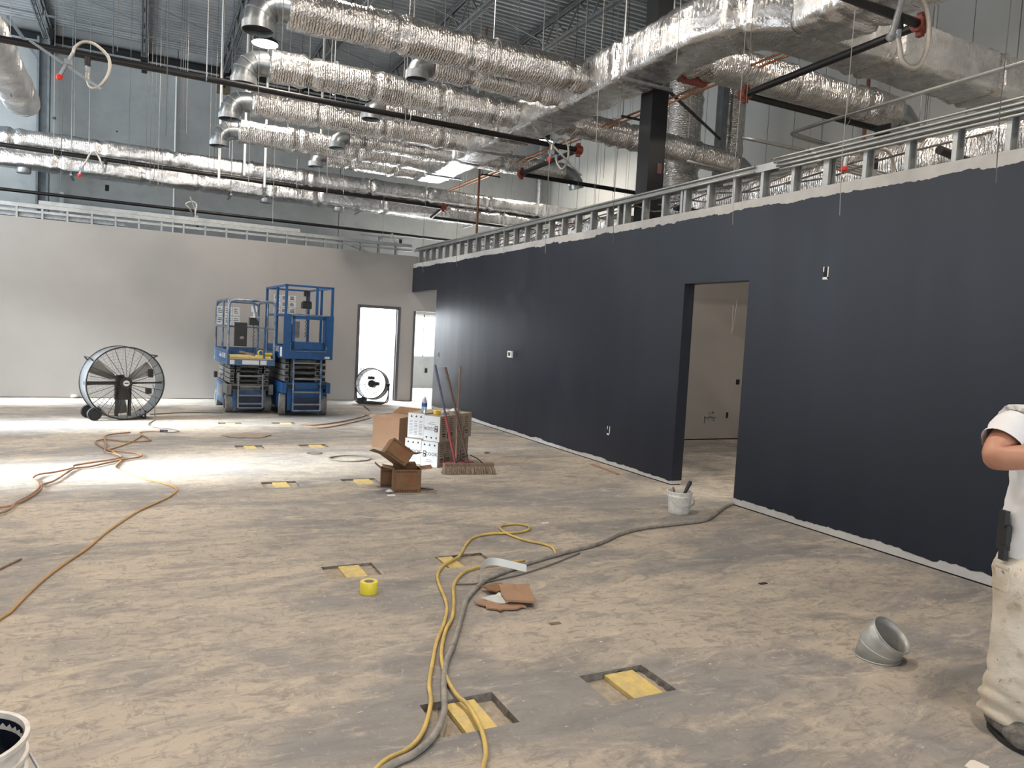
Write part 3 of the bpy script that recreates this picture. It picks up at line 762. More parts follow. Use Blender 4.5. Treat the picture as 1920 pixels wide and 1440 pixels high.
# --- risers on the right
t = thing('riser_duct', 'fat vertical foil riser duct behind the black steel column', 'duct', (8.15, 10.35, 2.95))
foil([(8.15, 10.35, 2.9), (8.15, 10.35, 6.85)], .30, .30, seed=51, wr=.014).build('insulation_wrap', 'foil', t, world=True, smooth=180)
t = thing('riser_duct', 'slim vertical foil riser duct beside the grey steel post', 'duct', (8.9, 9.75, 4.35))
foil([(8.95, 10.0, 4.35), (8.95, 10.0, 6.85)], .16, .16, seed=53, wr=.014).build('insulation_wrap', 'foil', t, world=True, smooth=180)
t = thing('riser_duct', 'vertical foil riser duct over the end of the trunk past the navy wall', 'duct', (9.5, 4.9, 4.85))
foil([(9.45, 5.05, 4.88), (9.45, 5.05, 6.85)], .22, .22, seed=55, wr=.014).build('insulation_wrap', 'foil', t, world=True, smooth=180)
# ducts in the void seen between the studs
t = thing('low_duct', 'low foil duct glimpsed between the studs above the navy wall', 'duct', (6.6, 8, 3.1))
foil([(6.5, 3.2, 3.30), (6.5, 8.9, 3.30)], .24, .18, ex=3, seed=57, wr=.014).build('insulation_wrap', 'foil', t, world=True, smooth=180)
t = thing('low_duct', 'low foil duct glimpsed between the studs past the black column', 'duct', (6.4, 11, 3.1))
foil([(6.6, 9.6, 3.27), (6.3, 14.6, 3.27)], .22, .17, ex=3, seed=59, wr=.014).build('insulation_wrap', 'foil', t, world=True, smooth=180)
t = thing('cross_duct', 'grey sheet-metal duct stub above the conduits over the navy wall', 'duct', (8.0, 6.3, 3.6))
b = MB(); b.bx(7.62, 8.6, 5.95, 6.10, 4.0, 4.13); b.build('body', 'duct_metal', t, world=True)
b = MB(); b.bx(7.60, 7.63, 5.93, 6.12, 3.98, 4.15); b.build('flange', 'black_steel', t, world=True)

# --- columns and vertical pipes
b = MB(); cx, cy = 5.40, 7.42
b.bx(cx-.115, cx+.115, cy-.115, cy-.10, 0, 6.85); b.bx(cx-.115, cx+.115, cy+.10, cy+.115, 0, 6.85); b.bx(cx-.115, cx-.10, cy-.10, cy+.10, 0, 6.85); b.bx(cx+.10, cx+.115, cy-.10, cy+.10, 0, 6.85)
c = thing('steel_column', 'square black steel column rising behind the navy wall', 'column', (cx, cy, 0))
b.build('shaft', 'black_steel', c, world=True)
MB().bx(cx-.22, cx+.22, cy-.22, cy+.22, 0, .02).build('base_plate', 'black_steel', c, world=True)
MB().bx(cx+.01, cx+.07, cy-.13, cy-.115, 3.50, 3.62).build('junction_box', 'wood_dark', c, world=True)
c = thing('steel_column', 'grey steel column standing against the concrete tilt-up wall', 'column', (-1.85, 18.3, 0))
b = MB(); b.bx(-1.98, -1.94, 18.17, 18.43, 0, 7.0); b.bx(-1.80, -1.76, 18.17, 18.43, 0, 7.0); b.bx(-1.94, -1.80, 18.27, 18.33, 0, 7.0)
b.build('shaft', 'grey_steel', c, world=True)
b = MB(); b.bar((-1.98, 18.3, 6.6), (-2.5, 18.3, 7.3), .06, .06); b.build('knee_brace', 'grey_steel', c, world=True)
c = thing('steel_post', 'dark grey steel post between the two foil risers', 'column', (8.62, 9.75, 3.0))
MB().bx(8.55, 8.68, 9.85, 10.0, 2.95, 7.3).build('shaft', 'grey_steel', c, world=True)
MB().bar((5.6, 7.55, 4.62), (8.6, 9.9, 4.95), .03, .03).build('brace_rod', 'black_steel', c, world=True)
for (x, y, r, z0, z1, mt, lab) in ((9.75, 18.45, .085, 0, 6.95, 'galv', 'thick grey drain pipe rising in the corner of the concrete walls'),
      (9.95, 17.9, .05, 0, 4.75, 'rust', 'rust-red pipe standing beside the corner drain pipe'),
      (5.85, 13.6, .022, 3.45, 7.38, 'rust', 'rust-red sprinkler riser hanging below the trunk end'),
      (-1.55, 18.5, .05, 0, 4.0, 'white_pipe', 'short white plastic pipe stub behind the grey wall'),
      (9.9, 8.15, .03, 0, 6.95, 'rust', 'thin rust-red riser against the pale panel wall')):
    t = MB().cyl((x, y, z0), (x, y, z1), r, 14).build('pipe', mt, smooth=40); tag(t, lab, 'pipe')
simple('conduit_white', (0.70, 0.70, 0.68), 0.4); WL = 'white conduit drop hanging near the glowing high-bay lamp'
for (x, y, z0, z1, lab) in ((1.20, 14.6, 3.9, 7.39, WL), (1.66, 14.9, 4.2, 7.39, WL), (2.0, 14.7, 4.0, 7.39, WL), (2.98, 14.6, 4.9, 7.39, WL), (.60, 18.58, 0, 6.95, 'light grey conduit running up the concrete wall joint')):
    tag(MB().cyl((x, y, z0), (x, y, z1), .022, 8).build('conduit_drop', 'conduit_white', smooth=60), lab, 'conduit', 'white conduit drops' if lab == WL else None)

# --- sprinkler mains
def pipe_thing(name, label, pts, r, couplings, mat='black_pipe', cat='pipe'):
    t = thing(name, label, cat, pts[0])
    b = MB()
    for i in range(len(pts)-1): b.cyl(pts[i], pts[i+1], r, 14)
    b.build('pipe', mat, t, world=True, smooth=40)
    for c, d in couplings:
        c = Vector(c); d = Vector(d)
        b = MB(); b.cyl(c-d*.05, c+d*.05, r*1.75, 14); b.box(c+Vector((0, 0, r*1.9)), (.05, .05, .05)); b.box(c-Vector((0, 0, r*1.9)), (.05, .05, .05))
        b.build('coupling', 'red_coupling', t, world=True, smooth=40)
    return t
t1 = pipe_thing('sprinkler_main', 'black sprinkler main crossing under the foil branch ducts', [(XL+.1, 9.2, 4.2), (5.55, 9.38, 4.2), (5.62, 11.35, 4.2), (9.9, 11.35, 4.2)], .036, [((5.55, 9.38, 4.2), (1, 0, 0)), ((5.62, 11.3, 4.2), (0, 1, 0))])
t2 = pipe_thing('sprinkler_main', 'black sprinkler main in front of the stacked long ducts', [(XL+.1, 14.78, 4.17), (5.62, 14.9, 4.10), (5.62, 15.6, 3.98), (9.8, 15.6, 3.98)], .036, [((5.62, 14.9, 4.10), (1, 0, 0))])
t3 = pipe_thing('sprinkler_branch', 'thin dark sprinkler pipe just above the grey wall framing', [(XL+.1, 15.75, 3.57), (9.5, 15.95, 3.57)], .030, [])
t4 = pipe_thing('sprinkler_main', 'black sprinkler pipe under the trunk bend above the navy wall', [(2.0, 4.12, 4.2), (5.63, 4.18, 4.2), (5.72, 6.27, 4.2), (9.9, 6.27, 4.2)], .036, [((5.63, 4.18, 4.2), (1, 0, 0)), ((5.72, 6.25, 4.2), (0, 1, 0))])
t5 = pipe_thing('sprinkler_branch', 'black sprinkler pipe low behind the studs of the navy wall', [(5.4, 6.9, 3.05), (9.9, 7.4, 2.98)], .034, [])
t6 = pipe_thing('sprinkler_branch', 'black sprinkler pipe showing between the studs above the painter', [(5.6, 3.9, 3.14), (9.9, 4.3, 2.95)], .034, [])
for t, pts in ((t1, [(-3, 9.2), (0.6, 9.22), (3.0, 9.3), (7.5, 11.35)]), (t2, [(-.85, 14.8), (2.6, 14.84), (3.5, 14.86)]), (t4, [(7.3, 6.27)])):
    for (x, y) in pts:
        z = 4.2 if t is not t2 else 4.14
        b = MB(); b.tube([(x, y+.045*math.cos(a), z+.045*math.sin(a)) for a in [2*PI*i/14 for i in range(14)]], .006, 5, closed=True); b.cyl((x, y, z+.045), (x, y, 7.35), .006, 5)
        b.build('pipe_hanger', 'galv', t, world=True)

# flexible sprinkler drops
def drop(label, p, hose, head, barp, capmat='red_cap', r=.016):
    t = thing('sprinkler_drop', label, 'sprinkler', p, 0)
    p = Vector(p)
    MB().cyl(p+Vector((0, 0, -.0)), p+Vector((0, 0, -.09)), r*1.9, 12).build('outlet_tee', 'black_pipe', t, world=True, smooth=40)
    MB().cyl(p+Vector((0, 0, -.085)), p+Vector((0, 0, -.16)), r*1.35, 6).build('nipple', 'galv', t, world=True)
    MB().tube(smoothpath([p+Vector((0, 0, -.15))]+[Vector(h) for h in hose]+[Vector(head[0])], 8), r, 10).build('braided_hose', 'braid', t, world=True, smooth=180)
    h0, h1 = Vector(head[0]), Vector(head[1]); d = (h1-h0).normalized()
    MB().cyl(h0, h1, r*1.25, 10).build('head_reducer', 'galv', t, world=True, smooth=40)
    b = MB(); b.cyl(h1, h1+d*.03, r*1.9, 10); b.cyl(h1+d*.03, h1+d*.055, r*1.9, 10, r*.6); b.build('cap', capmat, t, world=True, smooth=40)
    if barp:
        b = MB(); b.bar(barp[0], barp[1], .022, .022); m = (Vector(h0)*.6+Vector(h1)*.4); b.box(m, (.07, .05, .05)); b.build('mounting_bar', 'galv', t, world=True)
drop('flexible sprinkler drop with red cap looping over the pipe before the concrete wall', (-.555, 9.22, 4.17), [(-.555, 9.2, 3.94), (-.52, 9.18, 3.86), (-.44, 9.17, 3.88), (-.36, 9.16, 4.02), (-.36, 9.15, 4.18), (-.47, 9.13, 4.28), (-.58, 9.12, 4.29), (-.66, 9.12, 4.22)], ((-.68, 9.12, 4.15), (-.79, 9.12, 3.91)), ((-1.06, 9.12, 4.20), (-.42, 9.12, 3.84)))
drop('flexible sprinkler drop on the pipe in front of the long stacked ducts', (-.60, 14.8, 4.14), [(-.61, 14.78, 3.93), (-.66, 14.72, 4.06), (-.74, 14.70, 4.21), (-.82, 14.70, 4.18), (-.88, 14.70, 4.05)], ((-.93, 14.7, 3.96), (-.97, 14.7, 3.82)), ((-1.16, 14.7, 3.86), (-.74, 14.7, 3.88)))
drop('flexible sprinkler drop hanging over the grey wall framing above the drum fan cords', (.88, 15.83, 3.57), [(.80, 15.7, 3.56), (.72, 15.66, 3.66), (.83, 15.62, 3.72), (.90, 15.6, 3.66)], ((.88, 15.6, 3.52), (.92, 15.6, 3.30)), ((.78, 15.62, 3.80), (.88, 15.62, 3.55)), 'black_pipe')
drop('flexible sprinkler drop beside the red coupling under the trunk', (5.20, 9.38, 4.17), [(5.20, 9.34, 3.95), (5.26, 9.30, 3.88), (5.33, 9.28, 4.02), (5.30, 9.26, 4.22), (5.18, 9.25, 4.27), (5.06, 9.25, 4.18)], ((5.05, 9.25, 4.12), (5.02, 9.25, 3.98)), ((4.75, 9.27, 4.38), (5.55, 9.25, 3.82)))
drop('big flexible sprinkler drop looping under the pipe above the navy wall', (5.37, 4.18, 4.19), [(5.37, 4.16, 3.98), (5.39, 4.14, 3.86), (5.47, 4.12, 3.81), (5.57, 4.11, 3.86), (5.63, 4.10, 4.02), (5.60, 4.09, 4.20), (5.50, 4.08, 4.32), (5.36, 4.07, 4.36), (5.26, 4.07, 4.30)], ((5.24, 4.07, 4.26), (5.16, 4.07, 3.98)), None, 'galv', .02)
drop('flexible sprinkler drop hanging between the studs above the navy wall', (5.75, 4.6, 3.22), [(5.75, 4.58, 3.02), (5.80, 4.57, 2.96), (5.90, 4.56, 3.02), (5.95, 4.56, 3.16), (5.88, 4.55, 3.27), (5.75, 4.55, 3.3), (5.5, 4.6, 3.26)], ((5.42, 4.62, 3.22), (5.40, 4.62, 3.10)), None)
drop('flexible sprinkler drop over the far corner of the two walls', (4.85, 15.3, 3.40), [(4.80, 15.3, 3.28), (4.70, 15.28, 3.36), (4.66, 15.26, 3.48), (4.58, 15.25, 3.42)], ((4.42, 15.25, 3.42), (4.36, 15.25, 3.28)), ((4.0, 15.25, 3.40), (4.9, 15.25, 3.40)))

# copper refrigerant lines
for k in range(4):
    x = 5.92+.055*k; z = 4.62 if k % 2 else 4.59
    t = MB().cyl((x, 4.3, z), (x, 15.5, z), .013, 8).build('copper_line', 'copper', smooth=60)
    tag(t, 'copper refrigerant line running in a bundle under the trunk', 'pipe', 'copper lines in the bundle')
b = MB()
for y in (6.8, 8.7, 10.7, 13.4): b.bx(5.80, 6.2, y-.015, y+.015, 4.55, 4.575)
t = thing('copper_support', 'steel crossbars carrying the copper line bundle', 'support', (6.0, 9, 4.5)); b.build('crossbar', 'black_steel', t, world=True)
b = MB()
for y in (6.8, 8.7, 10.7, 13.4):
    for x in (5.82, 6.18): b.cyl((x, y, 4.55), (x, y, 6.88), .006, 5)
b.build('threaded_rod', 'wire', t, world=True)

# conduits along the navy wall's top track
def cond(label, pts, r=.0115, n=6, group=None):
    t = MB().tube(smoothpath(pts, n), r, 8).build('conduit_run', 'conduit', smooth=180); tag(t, label, 'conduit', group)
for k in range(4):
    z = 3.215-.036*k; ye = 4.72-.03*k
    cond('conduit run bending in between the studs above the navy wall', [(5.075, YR+.1, z), (5.075, ye-.4, z), (5.075, ye-.06, z), (5.11, ye+.02, z), (5.3, ye+.05, z-.01), (6.2, ye+.1, z-.02)], group='parallel conduits on the navy wall framing')
for k in range(2):
    cond('conduit strapped along the whole top track of the navy wall', [(5.072, 5.35, 3.135+.05*k), (5.072, 9.0, 3.14+.05*k), (5.072, 14.9, 3.145+.05*k)], .012, 3, 'conduits on the top track')
for k in range(2):
    cond('high conduit crossing over the navy wall under the foil ducts', [(7.6, 6.5+.07*k, 3.98), (6.75, 6.45+.07*k, 3.99), (6.62+.03*k, 6.2, 4.0), (6.56+.03*k, 4.8, 4.0), (6.5+.03*k, 2.0, 4.0)], .014, 6, 'high paired conduits')
cond('grey strut crossing above the track beside the riser ducts', [(5.55, 6.93, 3.6), (6.4, 7.0, 3.6), (8.4, 7.1, 3.6)], .022, 2)
cond('grey strut crossing higher over the navy wall framing', [(6.36, 6.95, 4.0), (7.1, 6.93, 4.0), (9.5, 6.9, 4.0)], .022, 2)
# cables drooping between the studs
rc = random.Random(5)
for k in range(9):
    y = 3.6+k*.95; z = 2.98+rc.uniform(0, .1)
    p = [(5.24, y+.5*i, z+.05*math.sin(i*2.1+k)-.03*(i % 2)) for i in range(4)]
    p[0] = (5.6 if k != 4 else 5.26, y-.1, z+.15)
    t = MB().tube(smoothpath(p, 6), .009, 6).build('cable', 'cord_grey', smooth=180); tag(t, 'grey armoured cable threaded through the studs above the navy wall', 'cable', 'cables in the stud framing')
# steel channel and loose tracks lying on the grey wall framing
tag(MB().bx(-1.6, 2.75, YB+.01, YB+.11, 3.292, 3.36).build('loose_channel', 'stud_steel'), 'long loose steel channel lying along the top of the grey wall framing', 'channel')
tag(MB().bar((3.3, YB+.15, 3.28), (4.15, YB+.2, 3.06), .03, .02).build('loose_channel', 'stud_steel'), 'short tilted steel channel leaning in the grey wall framing', 'channel')
tag(MB().bx(-3.5, -.3, YB+.13, YB+.22, 3.08, 3.18).build('wall_pipe', 'galv'), 'pale pipe lying behind the framing above the big drum fan', 'pipe')

# ceiling hanger wires
wl = 'thin steel hanger wire dropping from the roof deck'
wires = []
rw = random.Random(11)
for (x, y) in [(4.87, 13.85), (4.86, 12.1), (4.85, 10.2), (4.85, 8.9), (4.86, 7.3), (4.95, 5.45), (4.9, 4.2), (4.86, 2.98)]:
    wires.append((x, y, rw.uniform(2.55, 2.72), .08))
for ix in range(7):
    for iy in range(10):
        x = -2.1+ix*1.02+rw.uniform(-.25, .25); y = 4.2+iy*1.12+rw.uniform(-.3, .3)
        if x > 4.4 or rw.random() < .30: continue
        if y < 5.5 and x < 3: continue
        wires.append((x, y, rw.uniform(3.3, 4.35) if rw.random() < .75 else rw.uniform(2.9, 3.2), rw.uniform(-.03, .03)))
for ix in range(18):
    wires.append((rw.uniform(5.5, 9.6), rw.uniform(5.5, 14.5), rw.uniform(3.3, 4.0), rw.uniform(-.03, .03)))
for k in range(5): wires.append((.02+.06*k, 13.2+.12*k, 3.55+.1*rw.random(), .01))
for k in range(4): wires.append((.45+.035*k, 12.2+.1*k, 4.25+.1*rw.random(), .02))
wm = None
for (x, y, z, lean) in wires:
    zt = 7.4
    b = MB(); b.tube([(0, 0, 0), (lean*-.35, 0, .45), (lean*-.2, 0, 1.2), (0, 0, zt-z)], .0036, 4)
    o = b.build('hanger_wire', 'wire_light' if rw.random() < .5 else 'wire', loc=(x, y, z)); 
    if lean == .08: tag(o, 'hanger wire dangling in front of the top edge of the navy wall', 'wire', 'wires before the navy wall')
    elif lean in (.01, .02): tag(o, 'hanger wire in a close bundle before the concrete wall', 'wire', 'bundled hanger wires')
    elif x > 5.2: tag(o, 'thin hanger wire dropping behind the navy wall framing', 'wire', 'wires behind the navy wall')
    else: tag(o, 'thin hanger wire dropping from the roof among the foil ducts', 'wire', 'ceiling hanger wires')

# ================================================================ WALL DEVICES
t = thing('thermostat', 'white square thermostat on the navy wall', 'thermostat', (XW, 10.26, 1.17))
MB().bx(XW-.032, XW-.004, 10.19, 10.33, 1.165, 1.265).build('body', 'thermostat', t, world=True)
MB().bx(XW-.035, XW-.031, 10.225, 10.295, 1.19, 1.245).build('display', 'screen', t, world=True)
for (y, z, lab) in ((4.45, 2.16, 'high electrical box cut into the navy wall between doorway and painter'), (7.49, .42, 'low electrical box cut into the navy wall between thermostat and doorway'), (13.35, 1.06, 'small switch box at the far end of the navy wall')):
    t = thing('electrical_box', lab, 'electrical box', (XW, y, z-.05))
    MB().bx(XW-.006, XW-.002, y-.022, y+.022, z-.045, z+.045).build('opening', 'dark_hole', t, world=True)
    b = MB(); b.bx(XW-.009, XW-.002, y-.027, y-.018, z-.05, z+.05); b.bx(XW-.009, XW-.002, y-.027, y+.027, z-.055, z-.035); b.bx(XW-.009, XW-.002, y+.018, y+.027, z+.01, z+.05)
    b.build('rim', 'placard', t, world=True)
t = thing('outlet_box', 'dark outlet box on the wall under the bright window', 'electrical box', (6.75, YC-.01, .40))
MB().bx(6.73, 6.80, YC-.012, YC-.001, .40, .52).build('opening', 'dark_hole', t, world=True)

# ================================================================ YELLOW BOARDS IN THE FLOOR POCKETS
first = ['yellow board in the floor pocket crossed by the yellow hose', 'yellow board in the floor pocket between the hose and the sheet-metal elbow']
for j, (y0, y1) in enumerate(PY):
    for i, (x0, x1) in enumerate(PX):
        if (i, j) == (1, 1): xa, xb = x0+.02, x0+.12
        elif i == 0: xa, xb = x0+.105, x0+.235
        else: xa, xb = x0+.13, x0+.285
        zt = -.012 if j == 0 else -.004
        b = MB(); b.bx(xa, xb, y0+.012, y1-.008, zt-(.02 if j == 0 else .014), zt)
        o = b.build('cover_board', 'yellow_board')
        if j == 0: tag(o, first[i], 'board', 'boards in the floor pockets')
        else: tag(o, 'dusty yellow board in the slab pocket '+[None, ('beside the tape roll', 'under the looping yellow hose'), ('one away from the small cartons', 'just before the small cartons'), ('nearest the flattened cardboard', 'nearest the small wire coil'), ('before the worn scissor lift', 'before the taller scissor lift')][j][i], 'board', 'boards in the floor pockets')

# ================================================================ HOSES AND CORDS
def cord(name, label, pts, r, mat, cat, n=5, lift=None):
    P = [(x, y, r+.002+(lift(x, y, i) if lift else 0)) for i, (x, y) in enumerate(pts)]
    o = MB().tube(smoothpath(P, n), r, 8).build(name, mat, smooth=180)
    return tag(o, label, cat)
yA = [(0.62,2.22),(0.77,2.38),(0.88,2.43),(0.96,2.51),(1.03,2.63),(1.08,2.74),(1.12,2.87),(1.21,3.07),(1.3,3.26),(1.42,3.47),(1.51,3.66),(1.56,3.83),(1.61,4.05),(1.67,4.22),(1.78,4.38),(1.93,4.51),(2.08,4.75),(2.21,4.91),(2.35,4.97),(2.47,4.96),(2.6,4.95),(2.71,5.0),(2.76,5.1),(2.7,5.18),(2.57,5.17),(2.51,5.08),(2.5,4.92),(2.55,4.74),(2.63,4.62),(2.65,4.51),(2.59,4.36)]
yB = [(1.0,2.1),(1.09,2.24),(1.13,2.31),(1.17,2.43),(1.19,2.54),(1.2,2.65),(1.19,2.74),(1.21,2.91),(1.25,3.06),(1.30,3.19),(1.395,3.38),(1.48,3.51),(1.57,3.71),(1.66,3.94),(1.74,4.08),(1.85,4.2),(1.98,4.26),(2.15,4.28),(2.31,4.29)]
gh = [(0.60,2.2),(0.77,2.34),(0.89,2.39),(0.99,2.47),(1.08,2.6),(1.13,2.72),(1.19,2.88),(1.27,3.05),(1.35,3.18),(1.45,3.36),(1.56,3.56),(1.66,3.74),(1.81,3.92),(1.94,4.04),(2.14,4.15),(2.32,4.24),(2.63,4.36),(3.03,4.5),(3.36,4.69),(3.66,4.79),(3.98,4.82),(4.36,4.87),(4.74,5.12),(5.05,5.31),(5.6,5.5)]
cord('air_hose', 'yellow hose with a loop at its far end beside the grey hose', yA, .0095, 'hose_yellow', 'hose')
cord('air_hose', 'yellow hose crossing over the board in the nearest floor pocket', yB, .0095, 'hose_yellow', 'hose', lift=lambda x, y, i: .004)
cord('spray_hose', 'thick dirty grey hose running through the navy wall doorway', gh, .0135, 'hose_grey', 'hose')
cord('thin_cord', 'thin grey cord beside the bent white strip', [(1.7,4.02),(1.83,3.99),(2.04,4.03),(2.26,4.10),(2.52,4.22),(2.78,4.36)], .005, 'cord_grey', 'cord')
o1 = [(-0.62,4.05),(-0.58,4.21),(-0.55,4.29),(-0.52,4.47),(-0.46,4.76),(-0.38,5.04),(-0.28,5.34),(-0.2,5.66),(-0.09,6.01),(0.02,6.31),(0.14,6.54),(0.24,6.75),(0.3,6.97),(0.28,7.14),(0.2,7.3),(0.07,7.51),(-0.06,7.77),(-0.18,8.04),(-0.2,8.22),(-0.17,8.44),(-0.15,8.63),(-0.18,8.84),(-0.25,9.11),(-0.31,9.23),(-0.26,9.33),(-0.1,9.73),(0.03,10.31),(0.01,10.58),(0.13,10.67),(0.25,10.66)]
o2 = [(-1.4,6.45),(-0.92,6.59),(-0.83,6.71),(-0.77,6.89),(-0.72,7.19),(-0.73,7.39),(-0.65,7.58),(-0.55,8.11),(-0.41,8.21),(-0.16,8.54),(0.02,8.71),(0.0,8.91),(-0.11,9.04),(-0.3,9.17),(-0.34,9.34),(-0.44,9.71),(-0.43,9.89),(-0.33,9.97),(-0.09,9.77),(0.12,9.83),(0.09,10.1),(0.03,10.31)]
o3 = [(-1.3,6.1),(-0.89,6.38),(-0.83,6.71),(-0.76,7.01),(-0.74,7.26),(-0.77,7.47),(-0.83,7.66),(-0.8,7.85),(-0.69,7.93),(-0.56,8.11),(-0.56,8.24),(-0.47,8.34),(-0.17,8.63),(-0.23,8.89),(-0.32,9.06),(-0.33,9.57),(-0.37,10.14),(-0.29,10.37),(-0.1,10.5)]
cord('extension_cord', 'orange extension cord winding forward from the big drum fan', o1, .008, 'cord_orange', 'cord')
cord('extension_cord', 'brown extension cord with a wide loop, tangled with the orange one', o2, .009, 'cord_brown', 'cord', lift=lambda x, y, i: .006)
cord('extension_cord', 'dusty orange-brown cord ending short of the big drum fan', o3, .009, 'cord_brown', 'cord', lift=lambda x, y, i: .012)
fc = [(0.25,10.66),(0.38,10.58),(0.47,10.68),(0.39,10.89),(0.15,11.15),(0.12,11.49),(0.2,11.9)]
t = thing('fan_cord', 'thin dark power cord leading down from the big drum fan', 'cord', (.3, 11, 0))
MB().tube(smoothpath([(x, y, .009) for x, y in fc]+[(.20, 12.0, .12), (.205, 12.06, .36), (.17, 12.1, .50)], 6), .006, 6).build('cable', 'cord_grey', t, world=True, smooth=180)
MB().cyl((.25, 10.66, .02), (.33, 10.62, .02), .018, 8).build('plug', 'black_plastic', t, world=True)
cord('floor_cord', 'brown cord lying on the slab beside the big brown carton', [(2.17,11.31),(2.38,11.22),(2.89,11.65),(3.4,12.33),(3.7,13.0),(3.85,14.0)], .010, 'cord_brown', 'cord')
cord('floor_cord', 'tan cord lying just in front of the brown cord by the carton', [(2.25,10.98),(2.44,10.92),(2.87,11.37),(3.45,12.12),(3.5, 12.6)], .010, 'cord_orange', 'cord')
cord('floor_cord', 'dark cord trailing over the slab to the worn scissor lift', [(.15,12.55),(.5,12.75),(.9,12.85),(1.2,12.78)], .008, 'cord_grey', 'cord')
def coil(label, cx, cy, rx, ry, n, seed):
    rr = random.Random(seed); pts = []
    for k in range(n*14):
        a = 2*PI*k/14; f = 1+.05*math.sin(k*.7)+rr.uniform(-.02, .02)
        pts.append((cx+rx*f*math.cos(a), cy+ry*f*math.sin(a), .006+.003*(k/14)))
    tag(MB().tube(smoothpath(pts, 3), .004, 5).build('wire_coil', 'cord_grey', smooth=180), label, 'wire')
coil('large loose coil of grey wire on the slab beside the small cartons', 2.16, 8.32, .235, .19, 3, 3)
coil('small loose coil of pale wire on the slab', 1.85, 8.75, .09, .07, 2, 4)

# ================================================================ SCISSOR LIFTS
def lift(label, loc, rz, W, L, zch, zarm, zdk, zrail, wr, variant):
    t = thing('scissor_lift', label, 'scissor lift', loc, rz, 'scissor lifts by the grey wall')
    h = W/2; f = -L/2; rb = L/2
    worn = variant == 1
    body = 'blue_worn' if worn else 'blue_paint'
    # chassis
    b = MB(); b.bx(-h+.10, h-.10, f+.10, rb-.10, .09, zch-.06)
    b.bx(-h, -h+.10, f+.42, rb-.25, .12, zch-.02); b.bx(h-.10, h, f+.42, rb-.25, .12, zch-.02)
    ch = b.build('chassis', body, t)
    b = MB(); b.bx(-h+.02, h-.02, f+.06, rb-.05, zch-.10, zch); b.bx(-h, -h+.07, f+.02, f+.42, wr*2+.02, zch); b.bx(h-.07, h, f+.02, f+.42, wr*2+.02, zch)
    b.build('frame_rail', 'arm_grey' if worn else body, ch)
    MB().bx(-h+.16, h-.16, f+.08, f+.12, .06, .30).build('front_plate', 'dark_blue', ch)
    b = MB(); b.bx(-h+.08, -h+.20, f+.00, f+.03, zch-.085, zch-.03); b.bx(h-.20, h-.08, f+.00, f+.03, zch-.085, zch-.03); b.build('slot', 'dark_hole', ch)
    if worn:
        b = MB(); b.bx(-h-.004, -h, f+.50, f+1.2, .20, zch-.06); b.build('side_cover', 'arm_light', ch)
    if worn: MB().bx(-h-.05, -h, rb-.4, rb-.28, zch+.02, zch+.12).build('control_box', 'black_plastic', ch)
    for sx in (-1, 1):
        for sy in (f+.24, rb-.24):
            m = Matrix.Translation((sx*(h-.055), sy, wr)) @ Matrix.Rotation(PI/2, 4, 'Y')
            if sy < 0 and variant == 2: m = Matrix.Translation((sx*(h-.055), sy, wr)) @ Matrix.Rotation(R(-14), 4, 'Z') @ Matrix.Rotation(PI/2, 4, 'Y')
            w = MB().lathe([(wr*.55, -.055), (wr*.93, -.058), (wr, -.045), (wr, .045), (wr*.93, .058), (wr*.55, .055)], 24, m).build('wheel', 'rubber_grey', t, smooth=35)
            MB().lathe([(0, -.05), (wr*.56, -.045), (wr*.56, .045), (0, .05)], 16, m).build('hub', 'arm_light', w, smooth=35)
    # folded scissor stack
    nl = 4; dz = (zarm-zch)/nl
    for k in range(nl):
        z0 = zch+dz*k+.008; z1 = zch+dz*(k+1)-.008
        b = MB()
        for sx in (-1, 1):
            b.bx(sx*(h-.09)-.035, sx*(h-.09)+.035, f+.14+.03*(k % 2), rb-.15, z0, z1)
            b.bx(sx*(h-.19)-.03, sx*(h-.19)+.03, f+.17-.03*(k % 2), rb-.18, z0, z1)
        a = b.build('scissor_arm', 'arm_light' if k < 3 else 'arm_grey', t)
        for sx in (-1, 1):
            for o_ in (.09, .19): MB().bx(sx*(h-o_)-.024, sx*(h-o_)+.024, f+.132, f+.142, z0+.016, z1-.016).build('arm_end', 'dark_hole', a)
        MB().cyl((-h+.2, f+.22, (z0+z1)/2), (h-.2, f+.22, (z0+z1)/2), dz*.30, 10).build('cross_tube', 'arm_grey', a, smooth=40); MB().cyl((-h+.04, 0, (z0+z1)/2), (h-.04, 0, (z0+z1)/2), dz*.3, 10).build('cross_tube', 'arm_grey', a, smooth=40)
    # entry ladder
    lx = .22 if variant == 2 else .19
    lt = zarm-.02 if variant == 2 else zch+(zarm-zch)*.55
    lad = MB().bar((-lx, f-.015, .10), (lx, f-.015, .10), .03, .02).build('ladder', 'rail_grey' if not worn else 'arm_light', t)
    for sx in (-1, 1): MB().bar((sx*lx, f-.015, .10), (sx*lx, f+.03, lt), .035, .022).build('stringer', 'rail_grey' if not worn else 'arm_light', lad)
    for q in (.12, .36, .62, .93): 
        z = .10+(lt-.1)*q; MB().bar((-lx, f-.012+.045*q, z), (lx, f-.012+.045*q, z), .03, .024).build('rung', 'arm_light', lad)
    # platform
    b = MB(); b.bx(-h, h, f+.02, rb-.05, zarm, zarm+.035); pl = b.build('platform', body, t)
    b = MB(); th = zdk
    b.bx(-h-.012, -h, f, rb, zarm-.01, th+.13); b.bx(h, h+.012, f, rb, zarm-.01, th+.13); b.bx(-h, h, rb-.015, rb, zarm-.01, th+.13)
    if worn: b.bx(-h, h, f, f+.015, zarm-.01, zarm+.09)
    b.build('toe_board', body, pl)
    rm = 'rail_grey' if worn else 'blue_paint'
    r = .018
